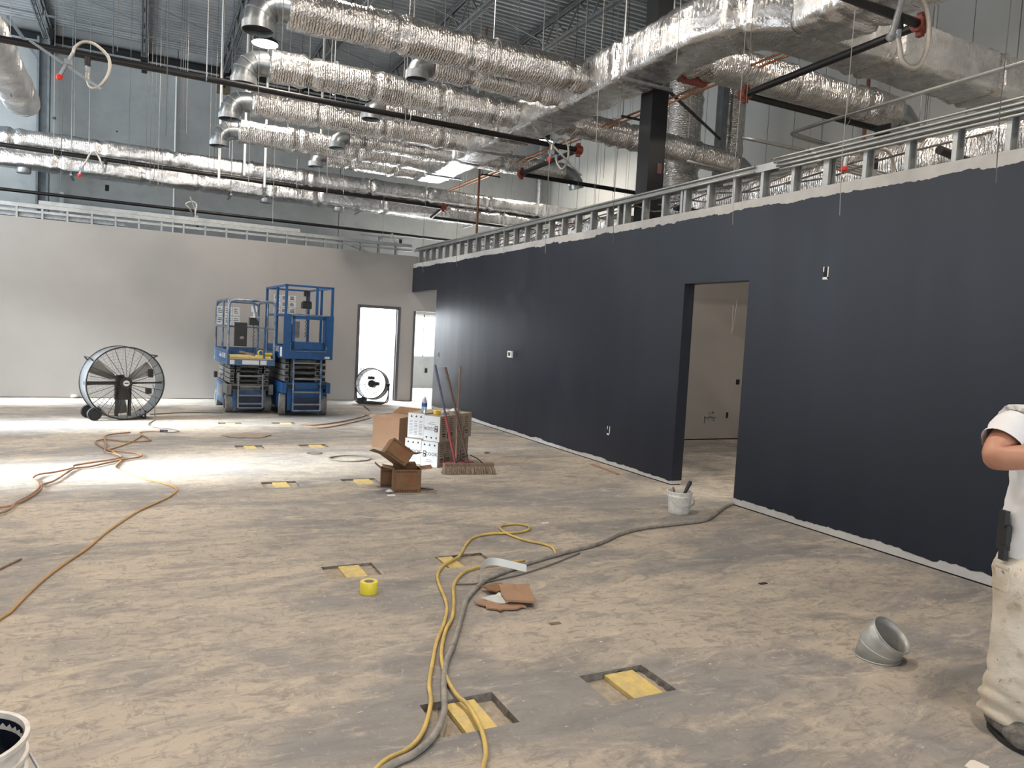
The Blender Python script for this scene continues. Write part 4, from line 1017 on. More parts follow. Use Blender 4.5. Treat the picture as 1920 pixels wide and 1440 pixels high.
    if worn:
        # bent-tube rails
        def U(p0, p1, zt, name='guard_rail'):
            p0 = Vector(p0); p1 = Vector(p1); d = (p1-p0).normalized()*.09
            pts = [p0, Vector((p0.x, p0.y, zt-.09))]
            pts += [Vector((p0.x, p0.y, zt))+d*.3-Vector((0, 0, .03)), Vector((p0.x, p0.y, zt))+d, Vector((p1.x, p1.y, zt))-d, Vector((p1.x, p1.y, zt))-d*.3-Vector((0, 0, .03)), Vector((p1.x, p1.y, zt-.09)), p1]
            g = MB().tube(pts, r, 8).build(name, rm, t, smooth=60); return g
        zm = (zdk+zrail)/2+.03
        g = U((-h, f+.02, zarm), (h, f+.02, zarm), zrail)
        MB().bar((h-.16, f+.02, zarm), (h-.16, f+.02, zm+.02), .025, .025).build('gate_post', 'blue_worn', g)
        MB().tube([(h-.35, f+.06, zrail), (h-.30, f+.06, zrail-.25), (h-.25, f+.06, zm+.12)], .016, 7).build('gate_arm', 'rail_grey', g, smooth=60)
        for x in (-h, h):
            g = U((x, f+.06, zarm), (x, rb-.03, zarm), zrail)
            b = MB(); b.cyl((x, f+.06, zm), (x, rb-.03, zm), r*.8, 8); b.cyl((x, f+.7, zarm), (x, f+.7, zrail), r*.9, 8); b.build('mid_rail', rm, g, smooth=60)
        g = U((-h, rb-.02, zarm), (h, rb-.02, zarm), zrail)
        MB().cyl((-h, rb-.02, zm), (h, rb-.02, zm), r*.8, 8).build('mid_rail', rm, g, smooth=60)
    else:
        zp = zarm+(zrail-zarm)*.60
        # front gate frame of sheet metal
        b = MB(); y0, y1 = f-.012, f+.012
        b.bx(-h-.01, -h+.11, y0, y1, zarm-.01, zp); b.bx(h-.12, h+.01, y0, y1, zarm-.01, zp); b.bx(-h+.11, h-.12, y0, y1, zarm-.01, zarm+.14)
        g = b.build('front_panel', 'blue_paint', t)
        b = MB(); gx = h-.115
        for z0, z1 in ((zarm+.15, zarm+.27), (zp-.075, zp-.02)): b.bx(-gx+.01, gx-.01, y0-.01, y1-.006, z0, z1)
        for sx in (-1, 1): b.bx(sx*(gx-.03)-.02, sx*(gx-.03)+.02, y0-.01, y1-.006, zarm+.15, zp-.02)
        ga = b.build('gate', 'blue_paint', g)
        b = MB(); b.tube([(-gx-.01, y0-.015, zarm+.20), (-gx-.01, y0-.015, zarm+.115), (gx+.01, y0-.015, zarm+.115), (gx+.01, y0-.015, zarm+.20)], .010, 6); b.cyl((-gx, y0-.015, zp), (gx, y0-.015, zp), .011, 6); b.build('gate_bar', 'rail_grey', ga, smooth=60)
        MB().bx(h-.12, h-.04, y0-.003, y0, zarm+.005, zarm+.04).build('decal', 'placard', g)
        for x in (-h+.02, h-.02):
            b = MB()
            b.bx(x-.02, x+.02, f-.01, f+.03, zarm, zrail); b.bx(x-.02, x+.02, rb-.05, rb-.01, zarm, zrail); b.bx(x-.018, x+.018, f+.7, f+.74, zarm, zrail)
            b.bx(x-.02, x+.02, f, rb-.01, zrail-.03, zrail); b.bx(x-.016, x+.016, f, rb-.01, zp-.03, zp); b.bx(x-.016, x+.016, f, rb-.01, zarm+.16, zarm+.19)
            b.build('guard_rail', 'blue_paint', t)
        b = MB(); b.bx(-h, h, f-.01, f+.025, zrail-.03, zrail); b.bx(h-.29, h-.25, f-.005, f+.03, zp, zrail); b.bx(-h, h, rb-.045, rb-.01, zrail-.03, zrail); b.bx(-h, h, rb-.045, rb-.01, zp-.03, zp); b.bx(-.05, -.01, rb-.045, rb-.01, zarm, zrail)
        b.build('guard_rail', 'blue_paint', t)
    # placards on the rear-left rail, control box with coiled lead
    xs0 = -h+.02 if worn else -h+.03
    b0 = None
    for i in range(3):
        for k in range(2 if worn else 3):
            w = .12; hh = .155 if worn else .10
            px = -.20+i*.135 if not worn else -.30+i*.135; pz = zrail-.17-k*(hh+.015)
            p = MB().bx(px-w/2, px+w/2, rb-.065, rb-.055, pz-hh/2, pz+hh/2).build('instruction_placard', 'placard', t)
            b = MB()
            for q in range(3): b.bx(px-w*.38, px+w*.38*random.uniform(.2, 1), rb-.068, rb-.065, pz+hh*(.25-.22*q)-.006, pz+hh*(.25-.22*q)+.006)
            b.build('print', 'placard_ink', p)
    cx = .08 if worn else .05
    cb = MB().bx(cx-.02, cx+.13, f+.62, f+.76, zrail-.40 if worn else zrail-.36, zrail-.27 if worn else zrail-.25).build('control_box', 'black_plastic', t)
    zc = zrail-.27 if worn else zrail-.25
    b = MB(); b.bx(cx-.005, cx+.115, f+.60, f+.72, zc, zc+.02); b.cyl((cx+.055, f+.66, zc+.02), (cx+.055, f+.66, zc+.12), .018, 8); b.box((cx+.055, f+.70, zc+.15), (.09, .03, .10)); b.build('joystick', 'placard' if worn else 'black_plastic', cb)
    pts = [(cx+.05+.012*math.cos(a), f+.66+.012*math.sin(a), zc-.12-.010*a) for a in [i*.8 for i in range(60)]]
    MB().tube(pts, .005, 5).build('coiled_lead', 'black_plastic', cb)
    if worn:
        b = MB(); b.bx(-h+.16, -h+.36, f+.5, f+.56, zdk+.18, zdk+.58); bx_ = b.build('manual_box', 'black_plastic', t)
        MB().sphere((-h+.28, f+.495, zdk+.32), .04, 10, (1, .4, .7)).build('latch', 'arm_light', bx_)
        pan = MB().bx(-h+.03, h-.05, f+.02, f+.60, zarm+.11, zarm+.14).build('deck_board', 'yellow_ply', t)
        MB().bx(-h+.02, h-.02, f+.006, f+.30, zarm+.075, zarm+.105).build('deck_board', 'yellow_ply', t)
        b = MB()
        for x0, x1 in ((-h+.03, -h+.10), (-h+.22, h-.24), (h-.22, h-.12)): b.bx(x0, x1, f-.004, f+.001, zarm+.005, zarm+.075)
        b.build('decal', 'placard', t)
        MB().bx(-h-.016, -h-.011, f+.12, f+.95, zarm+.06, zarm+.19).build('decal', 'blue_worn', t)
    else:
        b = MB(); b.bx(-h+.10, -h+.26, f+.5, f+.56, zdk+.18, zdk+.50); b.build('manual_box', 'black_plastic', t)
        b = MB(); b.bx(.12, .20, rb-.12, rb-.06, zdk+.25, zdk+.55); b.build('outlet_post', 'arm_light', t)
        MB().bx(-h-.016, -h-.011, f+.06, f+.20, zarm+.02, zarm+.17).build('warning_decal', 'placard', t)
    m = Matrix.Translation((-h-.0165 if worn else -h-.0135, f+.55, zarm+.125)) @ Matrix.Rotation(-PI/2, 4, 'Z') @ Matrix.Rotation(PI/2, 4, 'X')
    text('Genie  GS-1930' if worn else 'GS-2632', .115 if worn else .13, m, 'print_white', t)
    return t
lift('worn light-blue scissor lift with bent-tube rails and a yellow board on deck', (1.585, 13.54, 0), R(2), .72, 1.62, .48, .80, .90, 1.84, .145, 1)
lift('taller bright-blue scissor lift with sheet-metal entry gate', (2.41, 13.20, 0), R(2), .78, 1.70, .55, .95, 1.0, 2.13, .18, 2)
L1M = Matrix.Translation((1.585, 13.54, 0)) @ Matrix.Rotation(R(2), 4, 'Z')
p = L1M @ Vector((.17, -.66, .94)); b = MB(); b.lathe([(.035, -.05), (.05, -.05), (.05, .05), (.035, .05), (.035, -.05)], 18, Matrix.Translation(p+Vector((0, 0, .051))) @ Matrix.Rotation(PI/2, 4, 'X')); tag(b.build('tape_roll', 'yellow', smooth=40), 'yellow tape roll on the deck of the worn scissor lift', 'tape roll')
p = L1M @ Vector((.29, -.64, .94)); tag(MB().cyl(p+Vector((-.06, 0, .03)), p+Vector((.07, .02, .03)), .03, 10).build('marker_tube', 'yellow', smooth=40), 'yellow tube beside the tape roll on the scissor lift', 'tube')
p = L1M @ Vector((-.02, -.60, .94)); b = MB(); b.bar(p+Vector((-.12, .1, .06)), p+Vector((.10, -.04, .015)), .05, .03); tag(b.build('wood_offcut', 'wood'), 'brown wood offcut lying on the scissor lift deck board', 'wood')

# ================================================================ DRUM FANS
def disc_spokes(b, y, r0, r1, n, w=.004, twist=0):
    for k in range(n):
        a = 2*PI*k/n+.06; c = a+twist
        b.cyl((r0*math.cos(a), y, r0*math.sin(a)), (r1*math.cos(c), y, r1*math.sin(c)), w, 5)
def ringy(b, y, r, w, n=48):
    b.tube([(r*math.cos(2*PI*i/n), y, r*math.sin(2*PI*i/n)) for i in range(n)], w, 6, closed=True)
RX = Matrix.Rotation(PI/2, 4, 'X')
# big fan
FR = .515
t = thing('drum_fan', 'large grey drum fan standing before the grey wall', 'fan', (-.225, 12.12, 0), R(17))
zc = FR+.012
def up(b, z): b.v = [p+Vector((0, 0, z)) for p in b.v]; return b
b = MB(); b.lathe([(FR, -.17), (FR, .17)], 64, RX); b.lathe([(FR-.006, .17), (FR-.006, -.17)], 64, RX); up(b, zc).build('drum', 'fan_skin', t, smooth=40)
b = MB(); ringy(b, -.17, FR+.001, .011, 64); ringy(b, .17, FR+.001, .011, 64); up(b, zc).build('rim', 'fan_dark', t, smooth=180)
b = MB(); disc_spokes(b, -.165, .06, FR-.004, 24, .0035, .25); ringy(b, -.165, .07, .004, 24); up(b, zc).build('front_guard', 'fan_dark', t)
b = MB()
disc_spokes(b, .165, .06, FR-.004, 36, .0022)
for q in range(1, 11): ringy(b, .165, FR*q/11, .0018, 40)
up(b, zc).build('rear_guard', 'fan_mesh', t)
b = MB(); b.bx(-FR, -.10, -.10, -.04, -.025, .02); b.bx(.10, FR, -.10, -.04, -.012, .008); b.bx(-.115, -.085, -.13, -.06, -FR+.04, .06); b.bx(.055, .085, -.13, -.06, -FR+.04, .06); up(b, zc).build('motor_mount', 'fan_dark', t)
b = MB(); b.bx(-.115, .085, -.13, -.03, -.24, -.03); b.cyl((-.10, -.08, .04), (-.01, -.08, .05), .07, 16); up(b, zc).build('motor', 'fan_dark', t)
b = MB(); b.cyl((0, -.175, 0), (0, .06, 0), .085, 24); h_ = up(b, zc).build('hub', 'fan_dark', t, smooth=40)
b = MB(); b.cyl((0, -.182, 0), (0, -.175, 0), .042, 24); up(b, zc).build('badge', 'placard', h_)
b = MB(); b.bx(-.026, .026, -.1835, -.181, -.008, .008); up(b, zc).build('badge_print', 'placard_ink', h_)
for k in range(3):
    a0 = 2*PI*k/3+.5; b = MB(); vs = []; n = 10
    for i in range(n+1):
        r = .08+(FR-.14)*i/n
        for s_, yy in ((-.28, .0), (0, .03), (.28, .07)): a = a0+s_*(1.0-.15*i/n)*(.55 if i < 2 else .95); vs.append((r*math.cos(a), yy, r*math.sin(a)))
    b.add(vs, [(3*i+j, 3*i+j+1, 3*i+j+4, 3*i+j+3) for i in range(n) for j in range(2)])
    up(b, zc).build('blade', 'fan_mesh', h_, smooth=180)
m = Matrix.Translation((-.40, .02, .115)) @ Matrix.Rotation(PI/2, 4, 'Y')
for yy in (.17, -.17):
    m = Matrix.Translation((-.39, yy+.05, .095)) @ Matrix.Rotation(PI/2, 4, 'X')
    w = MB().lathe([(0, -.03), (.05, -.03), (.055, -.022), (.09, -.028), (.095, -.01), (.095, .01), (.09, .028), (.055, .022), (.05, .03), (0, .03)], 24, m).build('wheel', 'rubber_black', t, smooth=35)
b = MB(); b.bar((-.39, .0, .095), (-.22, .0, .05), .02, .02); b.bar((-.34, -.1, .2), (-.24, -.17, .07), .02, .02); b.bar((-.39, -.13, .095), (-.39, .26, .095), .016, .016); b.build('axle_bracket', 'galv', t)
b = MB(); b.bar((.28, -.12, .12), (.28, -.12, 0.0), .022, .022); b.bar((.28, .12, .12), (.28, .12, 0.0), .022, .022); b.bar((.28, -.12, .012), (.28, .12, .012), .02, .02); b.bar((.28, -.12, .01), (.20, -.12, .07), .012, .012); b.build('stand_leg', 'fan_dark', t)
b = MB(); b.tube([(.36, -.15, zc+.37), (.42, -.15, zc+.40), (.42, .15, zc+.40), (.36, .15, zc+.37)], .010, 6); b.build('handle', 'fan_dark', t); b = MB(); b.tube([(-.42, -.15, zc+.31), (-.47, -.12, zc+.36), (-.47, .12, zc+.36), (-.42, .15, zc+.31)], .010, 6); b.build('handle', 'fan_dark', t)
b = MB(); b.bx(.33, .38, -.12, -.04, .08, .20); b.bx(.29, .36, -.13, -.06, -.16, -.08); up(b, zc).build('switch_box', 'fan_dark', t)

# smaller fan by the door
FR2 = .30
t = thing('drum_fan', 'smaller dark green drum fan on a tilting stand in front of the doorway', 'fan', (4.12, 14.42, 0), R(-30))
zc2 = .40; tl = Matrix.Translation((0, 0, zc2)) @ Matrix.Rotation(R(-8), 4, 'X')
def tlt(b): b.v = [tl @ p for p in b.v]; return b
b = MB(); b.lathe([(FR2, -.13), (FR2, .13)], 48, RX); b.lathe([(FR2-.006, .13), (FR2-.006, -.13)], 48, RX); tlt(b).build('drum', 'fan_green', t, smooth=40)
b = MB(); ringy(b, -.13, FR2, .010); ringy(b, .13, FR2, .010); tlt(b).build('rim', 'fan_dark', t, smooth=180)
b = MB(); disc_spokes(b, -.128, .05, FR2-.003, 14, .0035, .15); ringy(b, -.128, .12, .003, 32); ringy(b, -.128, .21, .003, 32); tlt(b).build('front_guard', 'fan_dark', t)
b = MB(); disc_spokes(b, .128, .05, FR2-.003, 10, .003); ringy(b, .128, .17, .003, 32); tlt(b).build('rear_guard', 'fan_dark', t)
b = MB(); b.cyl((0, -.06, 0), (0, .09, 0), .072, 20); b.cyl((.05, .0, .01), (.14, .0, .01), .035, 10); b.bx(-.07, .05, -.10, -.03, .085, .14); tlt(b).build('motor', 'fan_dark', t)
b = MB(); 
for sx in (-1, 1): b.tube(smoothpath([(sx*.22, -.12, .02), (sx*.30, -.10, .06), (sx*.335, -.02, .20), (sx*.335, 0, zc2)], 5), .012, 7); b.tube(smoothpath([(sx*.22, .14, .02), (sx*.30, .10, .06), (sx*.325, .03, .20), (sx*.325, 0, zc2)], 5), .012, 7)
y_ = b.build('yoke', 'fan_green', t, smooth=180)
for sx in (-1, 1): MB().cyl((sx*.30, 0, zc2), (sx*.35, 0, zc2), .03, 12).build('pivot_knob', 'fan_dark', y_, smooth=40)
b = MB(); b.bar((-.24, -.12, .03), (.24, -.12, .03), .05, .04); b.bar((-.24, .14, .03), (.24, .14, .03), .04, .03); b.build('base_bar', 'fan_dark', t)
for yy in (-.14, .16):
    m = Matrix.Translation((-.20, yy, .065)) @ Matrix.Rotation(PI/2, 4, 'X')
    MB().lathe([(0, -.02), (.03, -.02), (.062, -.02), (.065, 0), (.062, .02), (0, .02)], 18, m).build('wheel', 'rubber_black', t, smooth=35)
b = MB(); b.tube([(-.18, -.1, zc2+.24), (-.22, -.1, zc2+.29), (-.22, .1, zc2+.29), (-.18, .1, zc2+.24)], .008, 6); b.build('handle', 'fan_dark', t)

# ================================================================ CARTONS
def face_mat(o, ang):      # matrix helper: local axes rotated about z
    return Matrix.Translation(Vector(o)) @ Matrix.Rotation(ang, 4, 'Z')
# big plain brown carton
A0 = R(-45); t = thing('carton', 'big plain brown carton with one flap standing open', 'box', (2.645, 9.15, 0), A0)
w, d, h = .37, .50, .395
b = MB(); b.bx(0, w, 0, d, 0, h-.004); b.build('body', 'cardboard', t)
b = MB(); b.bx(0, w, 0, d*.5-.002, h-.004, h); b.build('flap', 'cardboard', t)
b = MB(); b.bar((w/2, d, h), (w/2+.02, d+.16, h+.07), w, .006); b.build('flap', 'cardboard_dark', t)
b = MB(); b.bar((0, d*.8, h), (-.14, d*.82, h-.03), .20, .006); b.build('flap', 'cardboard', t)
# stacked paint cases: white printed ends, brown printed sides
CA = math.atan2(-.31, .25)
def case(label, ox, oy, z, yaw, kind, dl=.345):
    t = thing('paint_case', label, 'box', (ox, oy, z), yaw, 'stacked paint cases')
    w, h = .215, .285
    b = MB(); b.bx(0, w, 0, dl, 0, h); b.build('carton', 'cardboard_grey', t)
    b = MB(); b.bx(.004, w-.004, -.002, 0, .004, h-.004); p = b.build('white_end', 'carton_white', t)
    def M_(x, z, flip=False): return Matrix.Translation((x, -.0035, z)) @ Matrix.Rotation(PI/2, 4, 'X') @ (Matrix.Rotation(PI, 4, 'Z') if flip else Matrix())
    def tri(x, z, s, u=1):
        b = MB(); b.prism([(-s, -s*.8*u), (s, -s*.8*u), (0, s*u)], .0008, M_(x, z)); b.build('arrow_mark', 'ink', p)
    if kind == 'list':
        for i in range(3):
            x = w*(.22+.28*i); tri(x, h*.87, .014); b = MB(); b.bx(x-.02, x+.018, -.0033, -.002, h*.67, h*.68); b.bx(x-.02, x+.008, -.0033, -.002, h*.64, h*.65)
            for q in range(8): b.bx(x-.024, x+.024-.012*random.random(), -.0033, -.002, h*(.56-.06*q), h*(.565-.06*q)+.002)
            b.build('print', 'ink', p)
    else:
        fl = kind == 'logo_flipped'
        for i in range(3): tri(w*(.2+.3*i), h*(.14 if fl else .87), .014, -1 if fl else 1)
        text('COOK', .052, M_(w*(.36 if fl else .62), h*.5, fl), 'ink', p)
        b = MB(); x = w*(.78 if fl else .22)
        b.bx(x-.020, x+.020, -.0033, -.002, h*.5-.034, h*.5+.034); lg = b.build('logo_mark', 'ink', p)
        b = MB(); b.bx(x-.012, x+.012, -.0042, -.0032, h*.5+.008, h*.5+.024); b.bx(x-.012, x+.004, -.0042, -.0032, h*.5-.024, h*.5-.006); b.build('print', 'carton_white', p)
        b = MB(); zz = h*(.74 if fl else .27); b.bx(w*.35, w*.65, -.0033, -.002, zz, zz+.003); b.bx(w*.28, w*.72, -.0033, -.002, zz-.02, zz-.016); b.build('print', 'ink', p)
    b = MB()
    for i in range(2):
        y = dl*(.25+.42*i)
        for q in range(7): b.bx(w, w+.0012, y-.045, y+.045-.03*random.random(), h*(.86-.075*q), h*(.86-.075*q)+.006)
        b.bx(w, w+.0012, y-.04, y+.03, h*.26, h*.32)
        b.bx(w, w+.0012, y-.03, y+.03, h*.18, h*.22)
    b.bx(w, w+.0012, dl*.45, dl*.5, h*.1, h*.5)
    b.build('side_print', 'ink', t)
    return t
Bc = Vector((2.955, 7.635, 0)); ux = Vector((math.cos(CA), math.sin(CA), 0)); uy = Vector((-ux.y, ux.x, 0))
def at_case(i, j, z, ex=0, ey=0):
    p = Bc-ux*(.218*(i+1)+ex)+uy*(.35*j+ey); return p.x, p.y, z
for (i, j, k, ex, ey, rz, kind, lab) in (
    (0, 0, 0, 0, 0, 0, 'logo', 'white-ended paint case with upright logo, bottom front of the stack'),
    (1, 0, 0, .03, .05, 2, 'logo', 'white-ended paint case half hidden behind the small cartons, bottom of the stack'),
    (0, 1, 0, 0, .01, 0, 'list', 'brown-sided paint case at the bottom rear of the stack'),
    (0, 0, 1, -.02, .0, -3, 'logo_flipped', 'white-ended paint case with upside-down logo, on top of the stack'),
    (1, 0, 1, .03, .09, 4, 'list', 'white-ended paint case printed with text columns, on top of the stack'),
    (0, 1, 1, -.03, .01, 0, 'list', 'brown-sided paint case on top at the rear of the stack'),
    (1, 1, 1, .03, .12, 3, 'list', 'paint case on top of the stack behind the text-printed one'),
    (1, 1, 0, .03, .09, 2, 'list', 'paint case at the bottom behind the text-printed one')):
    x, y, z = at_case(i, j, k*.287, ex, ey)
    case(lab, x, y, z, CA+R(rz), kind)
TOP = .5735
# on the stack: water bottle, yellow tape, white rags
p = Bc-ux*.30+uy*.16; t = thing('water_bottle', 'clear plastic water bottle with blue label standing on the paint cases', 'bottle', (p.x, p.y, TOP))
MB().lathe([(0, 0), (.028, 0), (.032, .008), (.031, .06), (.032, .11), (.030, .135), (.014, .165), (.013, .172)], 20).build('bottle_body', 'bottle', t, smooth=50)
MB().lathe([(.0326, .075), (.0328, .112)], 20).build('label_band', 'ink_blue', t, smooth=50)
MB().lathe([(.0145, .168), (.0145, .185), (0, .185)], 14).build('cap', 'print_white', t, smooth=40)
p = Bc-ux*.12+uy*.14; b = MB(); b.lathe([(.022, 0), (.040, 0), (.042, .045), (.022, .045), (.022, 0)], 18, Matrix.Translation((p.x, p.y, TOP+.002))); tag(b.build('tape_roll', 'yellow', smooth=40), 'small yellow tape roll on top of the paint cases', 'tape roll')
def rag(label, c, s, seed, mat='paper', hz=.5):
    b = MB(); b.sphere((0, 0, 0), s, 16, (1.2, 1, hz))
    for q in b.v:
        n_ = noise.noise(q*38/ (s*12)+Vector((seed, 0, 0))); q *= 1+.55*n_
    zmin = min(q.z for q in b.v); b.v = [Vector((q.x+c[0], q.y+c[1], q.z-zmin+c[2])) for q in b.v]
    return tag(b.build('rag', mat, smooth=180), label, 'rag')
p = Bc-ux*.06+uy*.24; rag('crumpled white rag beside the tape on the paint cases', (p.x, p.y, TOP), .045, 1.2)
p = Bc-ux*.03+uy*.40; rag('crumpled pale rag behind the broom handles on the paint cases', (p.x, p.y, TOP), .05, 4.4, 'strip_white')

# small open cartons
def hazard(b, x0, x1, y, z, n, axis='x'):
    for i in range(n):
        xa = x0+(x1-x0)*i/n; s = (x1-x0)/n*.5
        b.add([(xa, y, z), (xa+s, y, z), (xa+s*1.8, y, z+.018), (xa+s*.8, y, z+.018)], [(0, 1, 2, 3)])
def small_carton(label, loc, rz, w, d, h, tilt=None, flaps=(), seed=0):
    t = thing('small_carton', label, 'box', loc, rz, 'small brown cartons in a heap')
    if tilt is not None:
        t.rotation_euler = tilt; MATS[t.name] = Matrix.Translation(Vector(loc)) @ t.rotation_euler.to_matrix().to_4x4()
    b = MB(); th = .004
    b.bx(0, w, 0, th, 0, h); b.bx(0, w, d-th, d, 0, h); b.bx(0, th, 0, d, 0, h); b.bx(w-th, w, 0, d, 0, h); b.bx(0, w, 0, d, 0, th)
    b.build('carton_body', 'cardboard_dark', t)
    for zz in (h-.028, .010):
        b = MB(); hazard(b, .01, w-.03, -.001, zz, 10); b.build('hazard_print', 'ink', t)
    b = MB(); b.bx(w*.45, w*.78, -.0012, 0, h*.74, h*.80); b.bx(w*.45, w*.75, -.0012, 0, h*.64, h*.67); b.bx(w*.45, w*.78, -.0012, 0, h*.52, h*.55); b.bx(w*.35, w*.85, -.0012, 0, h*.30, h*.32); b.build('side_print', 'ink_red', t)
    for (a, b_, wd) in flaps:
        MB().bar(a, b_, wd, .004).build('flap', 'cardboard_dark', t)
    return t
small_carton('small brown carton with hazard stripes standing at the bottom of the heap', (2.112, 6.525, 0), R(-10), .245, .20, .215, None,
             [((0, .1, .215), (-.10, .1, .235), .18), ((.245, .1, .215), (.355, .09, .230), .18), ((.12, .2, .215), (.12, .29, .24), .22)])
small_carton('small brown carton standing behind the striped one', (2.065, 6.80, 0), R(-14), .16, .16, .17, None, [((.0, .08, .17), (-.06, .08, .22), .12)])
e_ = (Matrix.Rotation(R(-10), 4, 'Z') @ Matrix.Rotation(R(-36), 4, 'Y').inverted() @ Matrix.Rotation(R(-38), 4, 'X'))
e_ = Matrix.Rotation(R(-12), 4, 'Z') @ Matrix.Rotation(R(35), 4, 'Y') @ Matrix.Rotation(R(-18), 4, 'X')
small_carton('small brown carton tipped over on top of the heap with flaps hanging', (2.03, 6.60, .368), 0, .235, .19, .165, e_.to_euler(),
             [((0, .1, 0.0), (-.10, .1, -.03), .15), ((.235, .1, .165), (.30, .1, .21), .17)])
tag(MB().bx(2.02, 2.09, 6.40, 6.45, 0, .004).build('paper_scrap', 'paper'), 'white paper scrap lying at the foot of the small cartons', 'paper')
rag('crumpled red and white wrapper beside the small cartons', (2.07, 6.53, 0), .028, 7.1, 'placard')
tag(MB().tube(smoothpath([(2.36, 6.62, .004), (2.42, 6.64, .006), (2.47, 6.60, .004), (2.52, 6.58, .004)], 4), .005, 5).build('wire_scrap', 'ink'), 'short dark scrap of wire beside the striped carton', 'wire')

# ================================================================ BROOMS
def broom(label, foot, top, r, mat):
    t = thing('broom', label, 'broom', (foot[0], foot[1], 0), 0, 'brooms at the paint cases')
    b = MB(); b.cyl(foot, top, r, 10); b.sphere(top, r, 8); h = b.build('handle', mat, t, world=True, smooth=50); return t, h
t, h = broom('wide push broom with pale bristles and wire brace', (3.17, 7.27, .10), (3.01, 7.67, 1.105), .0125, 'wood_dark')
hd = Vector((3.17, 7.26, 0)); ax = Vector((.992, -.128, 0)); m = Matrix.Translation(hd) @ Matrix.Rotation(math.atan2(ax.y, ax.x), 4, 'Z')
b = MB(); b.bx(-.275, .275, -.032, .032, .085, .115, m); b.build('head_block', 'wood', t, world=True)
b = MB(); rb_ = random.Random(2)
for i in range(92):
    for j in range(4):
        x = -.27+.54*i/91; y = -.026+.052*j/3; fl = .04*(x/.27)
        b.cyl(m @ Vector((x, y, .087)), m @ Vector((x+fl*.6+rb_.uniform(-.008, .008), y*2.0+rb_.uniform(-.008, .008), .002)), .0036, 4, caps=False)
o = b.build('bristles', 'bristle', t, world=True); o['kind'] = 'stuff'
b = MB(); 
for sx in (-1, 1): b.tube([m @ Vector((sx*.15, 0, .115)), m @ Vector((sx*.09, .0, .165)), m @ Vector((sx*.012, .02, .20))], .006, 6)
b.build('brace', 'black_steel', t, world=True)
t, h = broom('push broom with blue and red handle and red head', (3.06, 7.38, .10), (2.86, 7.60, 1.135), .0125, 'handle_blue')
f0, f1 = Vector((3.06, 7.38, .10)), Vector((2.86, 7.60, 1.135))
MB().cyl(f0.lerp(f1, .02), f0.lerp(f1, .48), .0135, 10).build('grip_sleeve', 'red_plastic', t, world=True, smooth=50)
m = Matrix.Translation((3.08, 7.39, 0)) @ Matrix.Rotation(R(8), 4, 'Z')
MB().bx(-.16, .20, -.025, .025, .07, .105, m).build('head_block', 'red_plastic', t, world=True)
b = MB()
for i in range(60):
    for j in range(3): x = -.155+.35*i/59; y = -.018+.018*j; b.cyl(m @ Vector((x, y, .072)), m @ Vector((x*1.03, y*1.5, .002)), .0035, 4, caps=False)
o = b.build('bristles', 'bristle', t, world=True); o['kind'] = 'stuff'
t, h = broom('broom with pale wooden handle leaning upright on the paint cases', (3.10, 7.46, .10), (3.145, 7.585, 1.13), .012, 'wood')
m = Matrix.Translation((3.10, 7.455, 0)) @ Matrix.Rotation(R(30), 4, 'Z')
MB().bx(-.13, .13, -.02, .02, .08, .11, m).build('head_block', 'wood_dark', t, world=True)
b = MB()
for i in range(44):
    for j in range(3): x = -.125+.25*i/43; y = -.015+.015*j; b.cyl(m @ Vector((x, y, .082)), m @ Vector((x*1.05, y*1.5, .002)), .0035, 4, caps=False)
o = b.build('bristles', 'bristle', t, world=True); o['kind'] = 'stuff'

# ================================================================ SMALL THINGS ON THE SLAB
# white pail by the doorway
t = thing('paint_pail', 'white plastic paint pail by the doorway in the navy wall', 'bucket', (4.335, 5.20, 0))
MB().lathe([(0, .002), (.088, .002), (.092, .01), (.104, .150), (.112, .150), (.113, .162), (.105, .164), (.108, .188), (.113, .19), (.113, .200), (.104, .200), (.098, .16)], 32).build('pail', 'bucket_white', t, smooth=30)
MB().lathe([(0, .15), (.101, .15)], 24).build('paint', 'paint_navy_wet', t)
b = MB(); b.tube(smoothpath([(.113, 0, .185), (.122, -.03, .15), (.105, -.075, .10), (.0, -.118, .075), (-.105, -.075, .10), (-.122, -.03, .15), (-.113, 0, .185)], 4), .004, 5); b.build('bail_handle', 'galv', t)
o = thing('paint_brush', 'paint brush with tan wooden handle standing in the white pail', 'brush', (4.30, 5.20, .15))
b = MB(); b.bar((4.285, 5.20, .155), (4.262, 5.21, .235), .022, .012); b.build('handle', 'wood', o, world=True)
b = MB(); b.bar((4.295, 5.20, .12), (4.285, 5.20, .16), .045, .016); b.build('ferrule', 'paint_navy_wet', o, world=True)
o = thing('paint_brush', 'black-handled paint tool leaning out of the white pail', 'brush', (4.39, 5.20, .15))
b = MB(); b.cyl((4.37, 5.20, .14), (4.432, 5.19, .270), .013, 10, .020); b.sphere((4.432, 5.19, .270), .020, 10); b.build('handle', 'black_plastic', o, world=True, smooth=60)
b = MB(); b.bar((4.352, 5.20, .11), (4.372, 5.20, .15), .04, .014); b.build('bristle_end', 'paint_navy_wet', o, world=True)
rag('white paint lump floating on top in the white pail', (4.36, 5.17, .15), .02, 3.3, 'placard')
